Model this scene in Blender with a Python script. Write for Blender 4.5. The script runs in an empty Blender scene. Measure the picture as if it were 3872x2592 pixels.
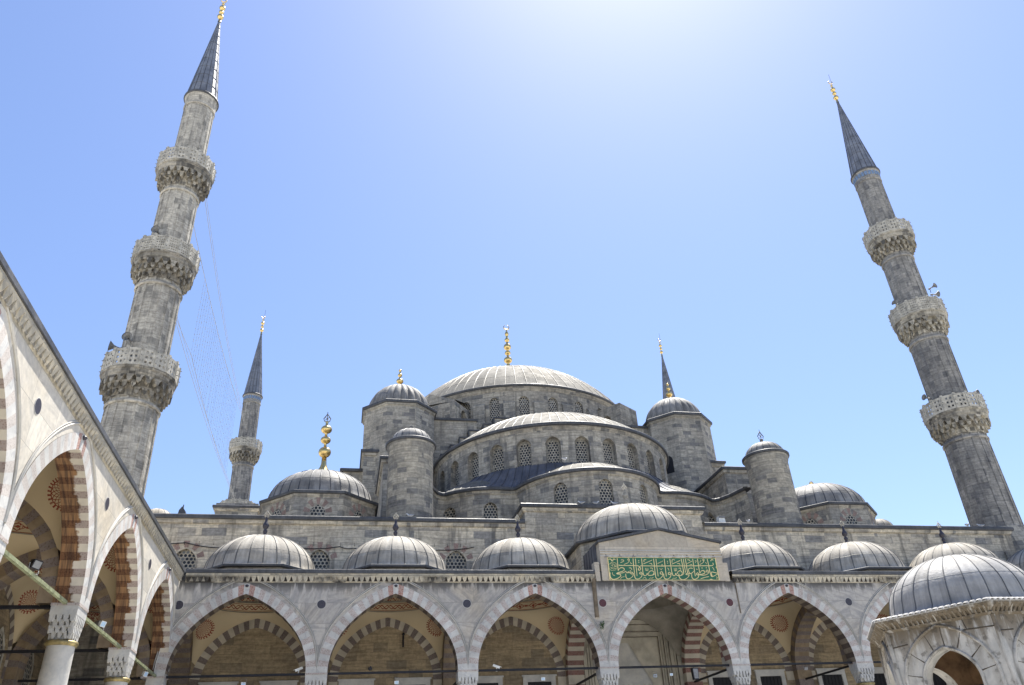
import bpy, math, random
from mathutils import Vector, Matrix
random.seed(7)
R = math.radians
pi = math.pi
sc = bpy.context.scene

# ---------------------------------------------------------------- camera
CAM = Vector((-15.238, -36.503, 1.6))
cr = Vector((0.97998895, -0.19312966, -0.04819327))
cu = Vector((-0.05881982, -0.51227276, 0.85680619))
cf = Vector((0.19016279, 0.83682588, 0.5133815))
cd = bpy.data.cameras.new('camera')
cam = bpy.data.objects.new('camera', cd)
sc.collection.objects.link(cam)
m = Matrix.Identity(4)
for i in range(3):
    m[i][0] = cr[i]; m[i][1] = cu[i]; m[i][2] = -cf[i]; m[i][3] = CAM[i]
cam.matrix_world = m
cd.sensor_fit = 'HORIZONTAL'; cd.sensor_width = 36.0; cd.lens = 36.0 * 0.76246
cd.clip_start = 0.1; cd.clip_end = 6000
sc.camera = cam

# ---------------------------------------------------------------- sky, sun, exposure
SUN_AZ, SUN_EL = 34.0, 65.5            # azimuth measured from +Y towards +X
w = bpy.data.worlds.new('World'); sc.world = w; w.use_nodes = True
nt = w.node_tree; nt.nodes.clear()
sky = nt.nodes.new('ShaderNodeTexSky'); sky.sky_type = 'NISHITA'; sky.sun_disc = False
sky.sun_elevation = R(SUN_EL); sky.sun_rotation = R(SUN_AZ)
sky.altitude = 50; sky.air_density = 1.35; sky.dust_density = 0.62; sky.ozone_density = 6.0
bg = nt.nodes.new('ShaderNodeBackground'); bg.inputs['Strength'].default_value = 0.084
wo = nt.nodes.new('ShaderNodeOutputWorld')
tint = nt.nodes.new('ShaderNodeMix'); tint.data_type = 'RGBA'; tint.blend_type = 'MULTIPLY'; tint.inputs[0].default_value = 1.0
tint.inputs[7].default_value = (1.0, 0.925, 0.985, 1)        # white balance of the sky
nt.links.new(sky.outputs[0], tint.inputs[6]); nt.links.new(tint.outputs[2], bg.inputs[0]); nt.links.new(bg.outputs[0], wo.inputs[0])
sd = bpy.data.lights.new('sun', 'SUN'); sd.energy = 5.0; sd.angle = R(0.53); sd.color = (1.0, 0.95, 0.86)
sun = bpy.data.objects.new('sun', sd); sc.collection.objects.link(sun)
sv = Vector((math.sin(R(SUN_AZ)) * math.cos(R(SUN_EL)), math.cos(R(SUN_AZ)) * math.cos(R(SUN_EL)), math.sin(R(SUN_EL))))
sun.rotation_euler = (-sv).to_track_quat('-Z', 'Y').to_euler()
sun.location = sv * 150
vs = sc.view_settings
sc.display_settings.display_device = 'sRGB'
vs.view_transform = 'Standard'; vs.look = 'None'; vs.gamma = 1.0; vs.use_curve_mapping = False
vs.exposure = 1.2
sc.cycles.max_bounces = 7; sc.cycles.diffuse_bounces = 4; sc.cycles.glossy_bounces = 2
sc.cycles.transmission_bounces = 2; sc.cycles.sample_clamp_indirect = 6

# ---------------------------------------------------------------- node helpers
class NT:
    def __init__(s, name):
        s.mat = bpy.data.materials.new(name); s.mat.use_nodes = True
        s.t = s.mat.node_tree; s.t.nodes.clear()
        s.out = s.t.nodes.new('ShaderNodeOutputMaterial')
        s.b = s.t.nodes.new('ShaderNodeBsdfPrincipled')
        s.t.links.new(s.b.outputs[0], s.out.inputs[0])
    def put(s, sock, v):
        if isinstance(v, bpy.types.NodeSocket): s.t.links.new(v, sock)
        elif isinstance(v, (tuple, list)) and len(v) == 3 and sock.type == 'RGBA': sock.default_value = (*v, 1)
        else: sock.default_value = v
    def n(s, typ, attrs=None, **ins):
        nd = s.t.nodes.new('ShaderNode' + typ)
        for k, v in (attrs or {}).items(): setattr(nd, k, v)
        for k, v in ins.items(): s.put(nd.inputs[k.replace('_', ' ')], v)
        return nd
    def math(s, op, a, b=0.0, c=None):
        nd = s.t.nodes.new('ShaderNodeMath'); nd.operation = op
        s.put(nd.inputs[0], a); s.put(nd.inputs[1], b)
        if c is not None: s.put(nd.inputs[2], c)
        return nd.outputs[0]
    def mix(s, f, a, b, blend='MIX'):
        nd = s.t.nodes.new('ShaderNodeMix'); nd.data_type = 'RGBA'; nd.blend_type = blend
        s.put(nd.inputs[0], f); s.put(nd.inputs[6], a); s.put(nd.inputs[7], b)
        return nd.outputs[2]
    def ramp(s, f, stops, mode='LINEAR'):
        nd = s.t.nodes.new('ShaderNodeValToRGB'); cr_ = nd.color_ramp; cr_.interpolation = mode
        while len(cr_.elements) < len(stops): cr_.elements.new(0.5)
        for e, (p, c) in zip(cr_.elements, stops):
            e.position = p; e.color = (c, c, c, 1) if isinstance(c, (int, float)) else (*c, 1)
        s.put(nd.inputs[0], f); return nd.outputs[0]
    def smooth(s, x, a, b, lo=0.0, hi=1.0):
        nd = s.t.nodes.new('ShaderNodeMapRange'); nd.interpolation_type = 'SMOOTHSTEP'
        s.put(nd.inputs[0], x); s.put(nd.inputs[1], a); s.put(nd.inputs[2], b); s.put(nd.inputs[3], lo); s.put(nd.inputs[4], hi)
        return nd.outputs[0]
    def uv(s): return s.n('UVMap').outputs[0]
    def pos(s): return s.n('NewGeometry').outputs['Position']
    def xyz(s, v):
        nd = s.n('SeparateXYZ'); s.put(nd.inputs[0], v); return nd.outputs
    def comb(s, x=0.0, y=0.0, z=0.0):
        nd = s.n('CombineXYZ'); s.put(nd.inputs[0], x); s.put(nd.inputs[1], y); s.put(nd.inputs[2], z); return nd.outputs[0]
    def mapv(s, v, scale=(1, 1, 1), loc=(0, 0, 0), rot=(0, 0, 0)):
        nd = s.n('Mapping'); s.put(nd.inputs[0], v); nd.inputs['Scale'].default_value = scale
        nd.inputs['Location'].default_value = loc; nd.inputs['Rotation'].default_value = rot
        return nd.outputs[0]
    def noise(s, v, scale, detail=4, rough=0.55, dist=0.0):
        nd = s.n('TexNoise'); s.put(nd.inputs['Vector'], v); nd.inputs['Scale'].default_value = scale
        nd.inputs['Detail'].default_value = detail; nd.inputs['Roughness'].default_value = rough
        nd.inputs['Distortion'].default_value = dist
        return nd.outputs[0]
    def brick(s, v, bw, bh, mortar=0.012, off=0.5, sq=1.0, sqf=2):
        nd = s.n('TexBrick', dict(offset=off, squash=sq, squash_frequency=sqf))
        s.put(nd.inputs['Vector'], v); nd.inputs['Color1'].default_value = (0, 0, 0, 1); nd.inputs['Color2'].default_value = (1, 1, 1, 1)
        nd.inputs['Mortar'].default_value = (0.5, 0.5, 0.5, 1); nd.inputs['Scale'].default_value = 1.0
        nd.inputs['Mortar Size'].default_value = mortar; nd.inputs['Mortar Smooth'].default_value = 0.3
        nd.inputs['Bias'].default_value = 0.0; nd.inputs['Brick Width'].default_value = bw; nd.inputs['Row Height'].default_value = bh
        return nd.outputs[0], nd.outputs[1]
    def bump(s, h, strength=0.4, dist=0.02):
        nd = s.n('Bump'); nd.inputs['Strength'].default_value = strength; nd.inputs['Distance'].default_value = dist
        s.put(nd.inputs['Height'], h); s.t.links.new(nd.outputs[0], s.b.inputs['Normal'])
    def done(s, col, rough=0.85, metal=0.0, spec=0.35):
        s.put(s.b.inputs['Base Color'], col); s.put(s.b.inputs['Roughness'], rough)
        s.put(s.b.inputs['Metallic'], metal); s.b.inputs['Specular IOR Level'].default_value = spec
        return s.mat

def mul(s, c, f): return s.mix(1.0, c, f, 'MULTIPLY')

def mat_stone(name, c1, c2, c3, bw=0.95, bh=0.36, mortar=0.012, mcol=(0.20, 0.18, 0.145), streak=0.5, dirt=0.5, dark=0.25):
    """coursed limestone: block to block colour change, horizontal veining, weather streaks"""
    s = NT(name); uv = s.uv(); P = s.pos()
    wob = s.noise(uv, 1.3, 2)
    uvd = s.n('VectorMath', dict(operation='ADD')); s.put(uvd.inputs[0], uv)
    s.put(uvd.inputs[1], s.comb(s.math('MULTIPLY', s.math('SUBTRACT', wob, 0.5), 0.10), s.math('MULTIPLY', s.math('SUBTRACT', wob, 0.5), 0.05)))
    uvd = uvd.outputs[0]
    r1, f1 = s.brick(uvd, bw, bh, mortar, 0.5, 0.72, 3)
    r2, f2 = s.brick(s.mapv(uvd, loc=(0.31, 0, 0)), bw * 1.9, bh, mortar * 0.6, 0.37)
    rr = s.math('FRACT', s.math('ADD', s.math('MULTIPLY', r1, 0.73), s.math('MULTIPLY', r2, 0.55)))
    c12 = tuple((p_ + q_) / 2 for p_, q_ in zip(c1, c2)); c23 = tuple((p_ + q_) / 2 for p_, q_ in zip(c2, c3))
    base = s.ramp(rr, [(0.0, c1), (0.22, c2), (0.40, c12), (0.55, c23), (0.66, c1), (0.78, c3), (0.86, c2), (0.94, c23)], 'CONSTANT')
    vein = s.noise(s.mapv(uvd, (1.1, 9.0, 1.0)), 1.0, 5, 0.62)
    base = mul(s, base, s.smooth(vein, 0.25, 0.75, 0.70, 1.2))
    fine = s.noise(P, 5.5, 6, 0.65)
    base = mul(s, base, s.smooth(fine, 0.28, 0.72, 0.74, 1.16))
    big = s.noise(P, 0.33, 3, 0.6)
    base = s.mix(s.math('MULTIPLY', s.smooth(big, 0.42, 0.66), dirt), base, mul(s, base, (0.50, 0.50, 0.52)))
    st = s.noise(s.mapv(uv, (1.9, 0.16, 1.0)), 1.0, 5, 0.6)
    base = s.mix(s.math('MULTIPLY', s.smooth(st, 0.50, 0.67), streak), base, (0.075, 0.073, 0.07))
    mo = s.math('MAXIMUM', f1, s.math('MULTIPLY', f2, 0.0))
    base = s.mix(s.math('MULTIPLY', mo, s.smooth(fine, 0.3, 0.7, 0.10, 0.55)), base, mcol)
    h = s.math('ADD', s.math('MULTIPLY', fine, 0.6), s.math('MULTIPLY', mo, -0.7))
    s.bump(s.math('ADD', h, s.math('MULTIPLY', vein, 0.3)), 0.55, 0.03)
    return s.done(base, 0.9, 0, 0.25)

def mat_marble(name, stain=True, tint=(1, 1, 1), topz=10.85, vn=1.0):
    """large grey and white veined panels, black run marks under the cornice"""
    s = NT(name); uv = s.uv(); P = s.pos()
    rnd, mo = s.brick(s.mapv(uv, loc=(0.55, -9.0 % 0.88, 0)), 2.05, 0.88, 0.008, 0.42, 0.8, 2)
    x, y, z = s.xyz(uv)
    ang = s.math('MULTIPLY', s.math('SUBTRACT', rnd, 0.4), 2.6)
    ca = s.math('COSINE', ang); sa = s.math('SINE', ang)
    xr = s.math('ADD', s.math('MULTIPLY', x, ca), s.math('MULTIPLY', y, sa))
    yr = s.math('SUBTRACT', s.math('MULTIPLY', y, ca), s.math('MULTIPLY', x, sa))
    off = s.math('MULTIPLY', rnd, 37.0)
    v = s.comb(s.math('ADD', s.math('MULTIPLY', xr, 0.8), off), s.math('MULTIPLY', yr, 4.2), off)
    n1 = s.noise(v, 1.0, 6, 0.6, 0.7)
    n2 = s.noise(s.comb(s.math('ADD', xr, off), s.math('MULTIPLY', yr, 13.0), off), 1.0, 4, 0.6, 0.5)
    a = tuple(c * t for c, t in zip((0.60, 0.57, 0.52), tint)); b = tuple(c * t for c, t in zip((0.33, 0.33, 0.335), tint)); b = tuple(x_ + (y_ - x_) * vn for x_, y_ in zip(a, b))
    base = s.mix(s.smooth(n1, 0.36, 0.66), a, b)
    base = s.mix(s.math('MULTIPLY', s.smooth(n2, 0.5, 0.72), 0.45), base, b)
    tone = s.ramp(rnd, [(0, 0.78), (0.35, 1.0), (0.7, 0.86), (1, 1.08)])
    base = mul(s, base, tone)
    fine = s.noise(P, 7, 5, 0.6)
    base = mul(s, base, s.smooth(fine, 0.2, 0.8, 0.86, 1.08))
    yel = s.noise(P, 0.45, 3)
    base = s.mix(s.math('MULTIPLY', s.smooth(yel, 0.48, 0.75), 0.5), base, mul(s, base, (1.0, 0.88, 0.68)))
    if stain:
        zz = s.xyz(P)[2]
        st = s.noise(s.mapv(uv, (4.5, 0.35, 1)), 1.0, 5, 0.6)
        reg = s.noise(s.mapv(uv, (0.5, 0.05, 1)), 1.0, 2)
        top = s.smooth(zz, topz - 0.75, topz)
        msk = s.math('MULTIPLY', s.smooth(s.math('ADD', st, s.math('MULTIPLY', top, 0.26)), 0.56, 0.70), s.math('MULTIPLY', top, s.smooth(reg, 0.36, 0.48)))
        base = s.mix(s.math('MULTIPLY', msk, 0.9), base, (0.03, 0.028, 0.026))
    base = s.mix(s.math('MULTIPLY', mo, 0.55), base, (0.12, 0.115, 0.11))
    s.bump(s.math('ADD', s.math('MULTIPLY', fine, 0.35), s.math('MULTIPLY', mo, -0.8)), 0.25, 0.015)
    return s.done(base, 0.62, 0, 0.35)

def mat_voussoir(name, c, c2, speck=0.0, stain=0.0, vein=0.0):
    """arch stones; stain > 0 lays brown seepage over the inner part of a soffit (UV x = depth into the arch)"""
    s = NT(name); uv = s.uv(); P = s.pos()
    n1 = s.noise(P, 3.0, 5, 0.6, 0.4); base = s.mix(s.smooth(n1, 0.3, 0.7), c, c2)
    if speck:
        vo = s.n('TexVoronoi'); s.put(vo.inputs['Vector'], P); vo.inputs['Scale'].default_value = 19.0
        base = s.mix(s.math('MULTIPLY', s.smooth(vo.outputs['Distance'], 0.2, 0.5), speck), base, (0.62, 0.58, 0.54))
        k = s.noise(P, 24, 3, 0.6)
        base = s.mix(s.math('MULTIPLY', s.smooth(k, 0.55, 0.7), speck), base, (0.13, 0.07, 0.055))
    if vein:
        vv = s.noise(s.mapv(P, (2, 2, 2), rot=(0.6, 0.7, 0.4)), 1.6, 6, 0.65, 1.6)
        base = s.mix(s.math('MULTIPLY', s.smooth(vv, 0.5, 0.62), vein), base, (0.34, 0.34, 0.35))
    tone = s.noise(P, 0.7, 2)
    base = mul(s, base, s.smooth(tone, 0.3, 0.7, 0.82, 1.1))
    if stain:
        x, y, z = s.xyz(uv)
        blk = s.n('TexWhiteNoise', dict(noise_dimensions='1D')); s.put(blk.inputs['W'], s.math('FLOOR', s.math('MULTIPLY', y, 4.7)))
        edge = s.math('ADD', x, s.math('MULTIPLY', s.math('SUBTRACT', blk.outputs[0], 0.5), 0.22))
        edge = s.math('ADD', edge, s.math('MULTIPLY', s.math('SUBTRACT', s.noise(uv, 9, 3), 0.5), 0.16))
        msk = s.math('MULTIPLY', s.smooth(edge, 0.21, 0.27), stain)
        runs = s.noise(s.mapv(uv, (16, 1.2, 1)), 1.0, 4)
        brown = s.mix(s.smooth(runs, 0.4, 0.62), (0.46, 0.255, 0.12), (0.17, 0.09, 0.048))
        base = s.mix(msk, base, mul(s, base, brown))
    fine = s.noise(P, 14, 4)
    s.bump(fine, 0.3, 0.012)
    return s.done(base, 0.75, 0, 0.3)

def mat_lead(name, c=(0.34, 0.335, 0.325), rough=0.42, metal=0.25, patch=True, spec=0.22):
    s = NT(name); P = s.pos(); uv = s.uv()
    n1 = s.noise(P, 1.1, 5, 0.62); n2 = s.noise(s.mapv(uv, (6.0, 0.7, 1)), 1.0, 5, 0.6); n3 = s.noise(P, 11, 4, 0.6)
    base = mul(s, c, s.smooth(n1, 0.3, 0.72, 0.70, 1.22))
    base = mul(s, base, s.smooth(n2, 0.3, 0.7, 0.84, 1.12))
    if patch:
        rnd, mo = s.brick(uv, 0.62, 2.1, 0.006, 0.5)
        base = mul(s, base, s.ramp(rnd, [(0, 0.74), (0.5, 1.0), (1, 1.16)]))
    warm = s.noise(P, 0.5, 2)
    base = s.mix(s.math('MULTIPLY', s.smooth(warm, 0.45, 0.7), 0.5), base, mul(s, base, (1.06, 0.99, 0.88)))
    s.bump(s.math('ADD', n1, s.math('MULTIPLY', n3, 0.35)), 0.55, 0.05)
    return s.done(base, s.smooth(n1, 0.3, 0.7, rough - 0.07, rough + 0.14), metal, spec)

def mat_plain(name, c, rough=0.7, metal=0.0, var=0.2, scale=6, spec=0.35):
    s = NT(name); P = s.pos(); n1 = s.noise(P, scale, 4, 0.6)
    base = mul(s, c, s.smooth(n1, 0.25, 0.75, 1 - var, 1 + var))
    s.bump(n1, 0.15, 0.01)
    return s.done(base, rough, metal, spec)

def mat_plaster(name, mode=None):
    """cream limewash; mode picks the painted ornament, laid out by the mesh's own UV in metres"""
    s = NT(name); P = s.pos(); uv = s.uv(); x, y, z = s.xyz(uv)
    n1 = s.noise(P, 1.2, 4, 0.6)
    base = s.mix(s.smooth(n1, 0.3, 0.72), (0.62, 0.51, 0.335), (0.52, 0.425, 0.275))
    dn = s.noise(P, 0.6, 4); base = mul(s, base, s.smooth(dn, 0.3, 0.7, 0.78, 1.08))
    red = (0.22, 0.032, 0.022)
    m_ = None
    if mode == 'medallion':
        rho = s.math('SQRT', s.math('ADD', s.math('MULTIPLY', x, x), s.math('MULTIPLY', y, y)))
        th = s.math('ARCTAN2', y, x)
        pet = s.math('SINE', s.math('MULTIPLY', th, 24.0))
        rim = s.math('MULTIPLY', s.math('GREATER_THAN', pet, 0.1), s.math('MULTIPLY', s.math('GREATER_THAN', rho, 0.41), s.math('LESS_THAN', rho, 0.50)))
        ring = s.math('LESS_THAN', s.math('ABSOLUTE', s.math('SUBTRACT', rho, 0.40)), 0.014)
        a1 = s.math('SINE', s.math('ADD', s.math('MULTIPLY', th, 8.0), s.math('MULTIPLY', rho, 20.0)))
        a2 = s.math('SINE', s.math('SUBTRACT', s.math('MULTIPLY', th, 8.0), s.math('MULTIPLY', rho, 20.0)))
        lat = s.math('MAXIMUM', s.math('LESS_THAN', s.math('ABSOLUTE', a1), 0.36), s.math('LESS_THAN', s.math('ABSOLUTE', a2), 0.36))
        inn = s.math('MULTIPLY', lat, s.math('LESS_THAN', rho, 0.395))
        m_ = s.math('MAXIMUM', s.math('MAXIMUM', rim, ring), inn)
    elif mode == 'arabesque':
        vo = s.noise(uv, 5.0, 2, 0.5, 1.8)
        m_ = s.math('LESS_THAN', s.math('ABSOLUTE', s.math('SUBTRACT', vo, 0.5)), 0.062)
        m_ = s.math('MULTIPLY', m_, s.math('LESS_THAN', s.math('ABSOLUTE', x), 1.2))
    elif mode == 'guilloche':
        t = s.math('MULTIPLY', x, 14.0)
        h = s.math('SUBTRACT', y, 0.22)
        w1 = s.math('SUBTRACT', h, s.math('MULTIPLY', s.math('SINE', t), 0.085))
        w2 = s.math('ADD', h, s.math('MULTIPLY', s.math('SINE', s.math('ADD', t, 0.9)), 0.085))
        b1 = s.math('LESS_THAN', s.math('ABSOLUTE', w1), 0.028); b2 = s.math('LESS_THAN', s.math('ABSOLUTE', w2), 0.022)
        e1 = s.math('LESS_THAN', s.math('ABSOLUTE', s.math('SUBTRACT', s.math('ABSOLUTE', h), 0.165)), 0.013)
        m_ = s.math('MAXIMUM', s.math('MAXIMUM', b1, b2), e1)
    elif mode == 'cartouche':
        t = s.math('FRACT', s.math('MULTIPLY', x, 1.35)); tt = s.math('SUBTRACT', t, 0.5)
        h = s.math('SUBTRACT', y, 0.22)
        d = s.math('ADD', s.math('MULTIPLY', s.math('ABSOLUTE', tt), 0.42), s.math('ABSOLUTE', h))
        c1 = s.math('LESS_THAN', s.math('ABSOLUTE', s.math('SUBTRACT', d, 0.14)), 0.02)
        c2 = s.math('LESS_THAN', d, 0.06)
        kn = s.math('MULTIPLY', s.math('LESS_THAN', s.math('ABSOLUTE', h), 0.045), s.math('GREATER_THAN', s.math('ABSOLUTE', tt), 0.36))
        wv = s.noise(uv, 16, 2); fl = s.math('MULTIPLY', s.math('GREATER_THAN', wv, 0.55), s.math('LESS_THAN', d, 0.13))
        m_ = s.math('MAXIMUM', s.math('MAXIMUM', c1, c2), s.math('MAXIMUM', kn, fl))
        m_ = s.math('MAXIMUM', m_, s.math('LESS_THAN', s.math('ABSOLUTE', s.math('SUBTRACT', s.math('ABSOLUTE', h), 0.19)), 0.012))
    elif mode == 'palmette':
        t = s.math('SUBTRACT', s.math('FRACT', s.math('MULTIPLY', x, 2.6)), 0.5)
        hgt = s.math('MULTIPLY', s.math('SUBTRACT', 0.5, s.math('ABSOLUTE', t)), 0.55)
        o_ = s.math('LESS_THAN', s.math('ABSOLUTE', s.math('SUBTRACT', y, hgt)), 0.03)
        wv = s.noise(uv, 15, 2); fl = s.math('MULTIPLY', s.math('GREATER_THAN', wv, 0.53), s.math('LESS_THAN', y, hgt))
        m_ = s.math('MAXIMUM', o_, fl)
    if m_ is not None:
        wear = s.noise(P, 9, 3)
        base = s.mix(s.math('MULTIPLY', m_, s.smooth(wear, 0.25, 0.5, 0.55, 0.95)), base, red)
    s.bump(n1, 0.1, 0.02)
    return s.done(base, 0.88, 0, 0.2)

def mat_grille(name, stone=(0.40, 0.37, 0.31)):
    """pierced stone window: round holes in staggered rows, dark panes behind"""
    s = NT(name); uv = s.uv(); x, y, z = s.xyz(uv); P = s.pos()
    px, py = 0.205, 0.178
    row = s.math('FLOOR', s.math('DIVIDE', y, py))
    odd = s.math('MULTIPLY', s.math('MODULO', s.math('ABSOLUTE', row), 2.0), 0.5)
    fx = s.math('SUBTRACT', s.math('FRACT', s.math('ADD', s.math('DIVIDE', x, px), odd)), 0.5)
    fy = s.math('SUBTRACT', s.math('FRACT', s.math('DIVIDE', y, py)), 0.5)
    dx = s.math('MULTIPLY', fx, px); dy = s.math('MULTIPLY', fy, py)
    d = s.math('SQRT', s.math('ADD', s.math('MULTIPLY', dx, dx), s.math('MULTIPLY', dy, dy)))
    hole = s.smooth(d, 0.070, 0.080, 1.0, 0.0)
    n1 = s.noise(P, 4, 4); st = mul(s, stone, s.smooth(n1, 0.3, 0.7, 0.7, 1.15))
    cid = s.n('TexWhiteNoise', dict(noise_dimensions='2D'))
    s.put(cid.inputs['Vector'], s.comb(s.math('FLOOR', s.math('ADD', s.math('DIVIDE', x, px), odd)), row))
    pane = s.ramp(cid.outputs[0], [(0, (0.012, 0.014, 0.018)), (0.8, (0.03, 0.033, 0.038)), (0.97, (0.16, 0.17, 0.17))])
    col = s.mix(hole, st, pane)
    s.bump(s.math('MULTIPLY', hole, -1.0), 0.8, 0.05)
    return s.done(col, s.math('SUBTRACT', 0.85, s.math('MULTIPLY', hole, 0.5)), 0, 0.35)

M = {}
M['stone'] = mat_stone('weathered_limestone', (0.45, 0.415, 0.345), (0.37, 0.345, 0.295), (0.215, 0.21, 0.198))
M['stone_tower'] = mat_stone('tower_limestone', (0.40, 0.375, 0.32), (0.335, 0.32, 0.28), (0.195, 0.192, 0.187), 0.85, 0.33, streak=0.25)
M['stone_wall'] = mat_stone('front_wall_limestone', (0.63, 0.565, 0.445), (0.51, 0.465, 0.38), (0.29, 0.28, 0.26), 1.2, 0.42, streak=0.62)
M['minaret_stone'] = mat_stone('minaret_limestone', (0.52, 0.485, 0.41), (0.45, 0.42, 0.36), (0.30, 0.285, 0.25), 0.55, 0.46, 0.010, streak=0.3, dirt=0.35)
M['minaret_dark'] = mat_stone('shaded_minaret_limestone', (0.35, 0.335, 0.305), (0.30, 0.29, 0.27), (0.19, 0.187, 0.185), 0.55, 0.46, 0.010, streak=0.4, dirt=0.5)  # minaret stone darkened to carry the backlit shade of the right minaret
M['corbel_stone'] = mat_stone('corbel_limestone', (0.46, 0.42, 0.34), (0.36, 0.33, 0.265), (0.14, 0.13, 0.11), 0.5, 0.3, 0.005, streak=0.8, dirt=0.9)
M['rail_stone'] = mat_plain('pierced_marble', (0.42, 0.395, 0.335), 0.8, 0, 0.35, 3)
M['inner_stone'] = mat_stone('porch_wall_stone', (0.36, 0.285, 0.18), (0.30, 0.235, 0.15), (0.22, 0.18, 0.125), 1.0, 0.42, 0.006, (0.12, 0.09, 0.06), streak=0.1, dirt=0.4)
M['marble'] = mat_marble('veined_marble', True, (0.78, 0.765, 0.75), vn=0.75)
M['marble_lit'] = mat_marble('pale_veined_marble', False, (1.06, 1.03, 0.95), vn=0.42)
M['marble_plain'] = mat_voussoir('plain_marble', (0.52, 0.50, 0.45), (0.42, 0.41, 0.385), vein=0.3)
M['v_white'] = mat_voussoir('white_arch_stone', (0.55, 0.54, 0.505), (0.46, 0.455, 0.435), vein=0.55)
M['v_breccia'] = mat_voussoir('speckled_arch_stone', (0.34, 0.275, 0.245), (0.285, 0.235, 0.215), speck=0.45)
M['fan_red'] = mat_voussoir('faded_red_stone', (0.235, 0.135, 0.105), (0.17, 0.105, 0.085), speck=0.2)
M['v_grey'] = mat_voussoir('grey_beige_arch_stone', (0.43, 0.39, 0.35), (0.36, 0.325, 0.295), speck=0.35)
M['v_red'] = mat_voussoir('red_arch_stone', (0.30, 0.115, 0.07), (0.20, 0.075, 0.05), speck=0.35)
M['s_white'] = mat_voussoir('pale_soffit_stone', (0.60, 0.55, 0.46), (0.52, 0.475, 0.40), stain=0.95)
M['s_dark'] = mat_voussoir('dark_soffit_stone', (0.27, 0.20, 0.17), (0.21, 0.155, 0.135), speck=0.25, stain=0.97)
M['t_white'] = mat_voussoir('pale_stripe', (0.47, 0.42, 0.33), (0.40, 0.36, 0.29))
M['t_red'] = mat_voussoir('red_brown_stripe', (0.17, 0.065, 0.045), (0.12, 0.048, 0.036), speck=0.12)
M['t_brown'] = mat_voussoir('brown_stripe', (0.135, 0.10, 0.085), (0.10, 0.075, 0.065), speck=0.12)
M['f_pale'] = mat_voussoir('shaded_pale_soffit', (0.25, 0.205, 0.15), (0.17, 0.135, 0.10))  # sooty porch soffit stones, colour also darkened for the shade under the arches
M['f_dark'] = mat_voussoir('shaded_dark_soffit', (0.10, 0.075, 0.06), (0.07, 0.052, 0.043))
M['t_soot'] = mat_voussoir('sooty_stripe', (0.26, 0.20, 0.13), (0.19, 0.14, 0.09))
M['lead'] = mat_lead('sheet_lead', (0.235, 0.23, 0.22), 0.62, 0.0)
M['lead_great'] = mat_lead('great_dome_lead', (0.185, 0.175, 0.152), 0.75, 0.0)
M['lead_warm'] = mat_lead('warm_sheet_lead', (0.35, 0.325, 0.28), 0.70, 0.0)  # warmer, paler base tone for the porch domes
M['lead_dark'] = mat_lead('dark_lead_edge', (0.085, 0.088, 0.095), 0.5, 0.2, False)
M['lead_blue'] = mat_lead('blue_grey_lead', (0.11, 0.115, 0.135), 0.5, 0.1, False)
M['lead_pale'] = mat_lead('pale_fountain_lead', (0.36, 0.352, 0.335), 0.62, 0.0, True, 0.25)
M['seam_grey'] = mat_lead('grey_lead_seam', (0.13, 0.135, 0.14), 0.6, 0.0, False)
M['seam'] = mat_lead('lead_seam', (0.15, 0.145, 0.13), 0.5, 0.2, False)
M['gold'] = mat_plain('gilded_copper', (0.70, 0.52, 0.22), 0.34, 1.0, 0.12, 8, 0.5)
M['iron'] = mat_plain('black_iron', (0.018, 0.018, 0.022), 0.55, 0.3, 0.3)
M['green_iron'] = mat_plain('green_painted_iron', (0.25, 0.27, 0.16), 0.5, 0.2, 0.45, 5)
M['black'] = mat_plain('dark_void', (0.008, 0.008, 0.01), 0.6)
M['tile'] = mat_plain('blue_tile', (0.15, 0.22, 0.34), 0.45, 0, 0.4, 9)
M['bronze'] = mat_plain('bronze_ring', (0.30, 0.24, 0.11), 0.5, 0.5, 0.5, 6)
M['white'] = mat_plain('white_paint', (0.72, 0.73, 0.70), 0.5, 0, 0.1)
M['bluewhite'] = mat_plain('pale_blue_paint', (0.42, 0.56, 0.72), 0.5, 0, 0.1)
M['grey'] = mat_plain('grey_paint', (0.20, 0.20, 0.20), 0.5, 0, 0.2)
M['sign_green'] = mat_plain('sign_green_enamel', (0.026, 0.125, 0.068), 0.5, 0, 0.12, 3)
M['sign_gold'] = mat_plain('sign_gilding', (0.70, 0.58, 0.29), 0.5, 0.0, 0.12, 6)
M['hood_shade'] = mat_plain('shaded_hood', (0.10, 0.085, 0.065), 0.9, 0, 0.35, 3)  # shade behind the niches and in the frame grooves, put into a dark colour
M['porphyry'] = mat_plain('porphyry', (0.085, 0.03, 0.035), 0.4, 0, 0.3, 25)
M['serpentine'] = mat_plain('dark_grey_stone', (0.045, 0.042, 0.055), 0.4, 0, 0.3, 25)
M['rust'] = mat_plain('rusty_pipe', (0.16, 0.125, 0.085), 0.8, 0, 0.4, 4)
M['wire'] = mat_plain('steel_wire', (0.36, 0.36, 0.36), 0.5, 0.2, 0.1)
M['gull'] = mat_plain('white_feathers', (0.70, 0.70, 0.70), 0.8, 0, 0.1)
M['gull_wing'] = mat_plain('grey_feathers', (0.30, 0.32, 0.36), 0.8, 0, 0.2)
M['pigeon'] = mat_plain('dark_feathers', (0.035, 0.037, 0.045), 0.7, 0, 0.3)
M['leaf'] = mat_plain('green_leaf', (0.035, 0.075, 0.02), 0.7, 0, 0.4, 20)
M['plaster'] = mat_plaster('cream_plaster')
for k in ('medallion', 'arabesque', 'guilloche', 'cartouche', 'palmette'): M[k] = mat_plaster('painted_' + k, k)
M['plaster_grey'] = mat_plain('grey_vault', (0.26, 0.235, 0.19), 0.9, 0, 0.3, 1.2)
M['grille'] = mat_grille('pierced_window')
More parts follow.
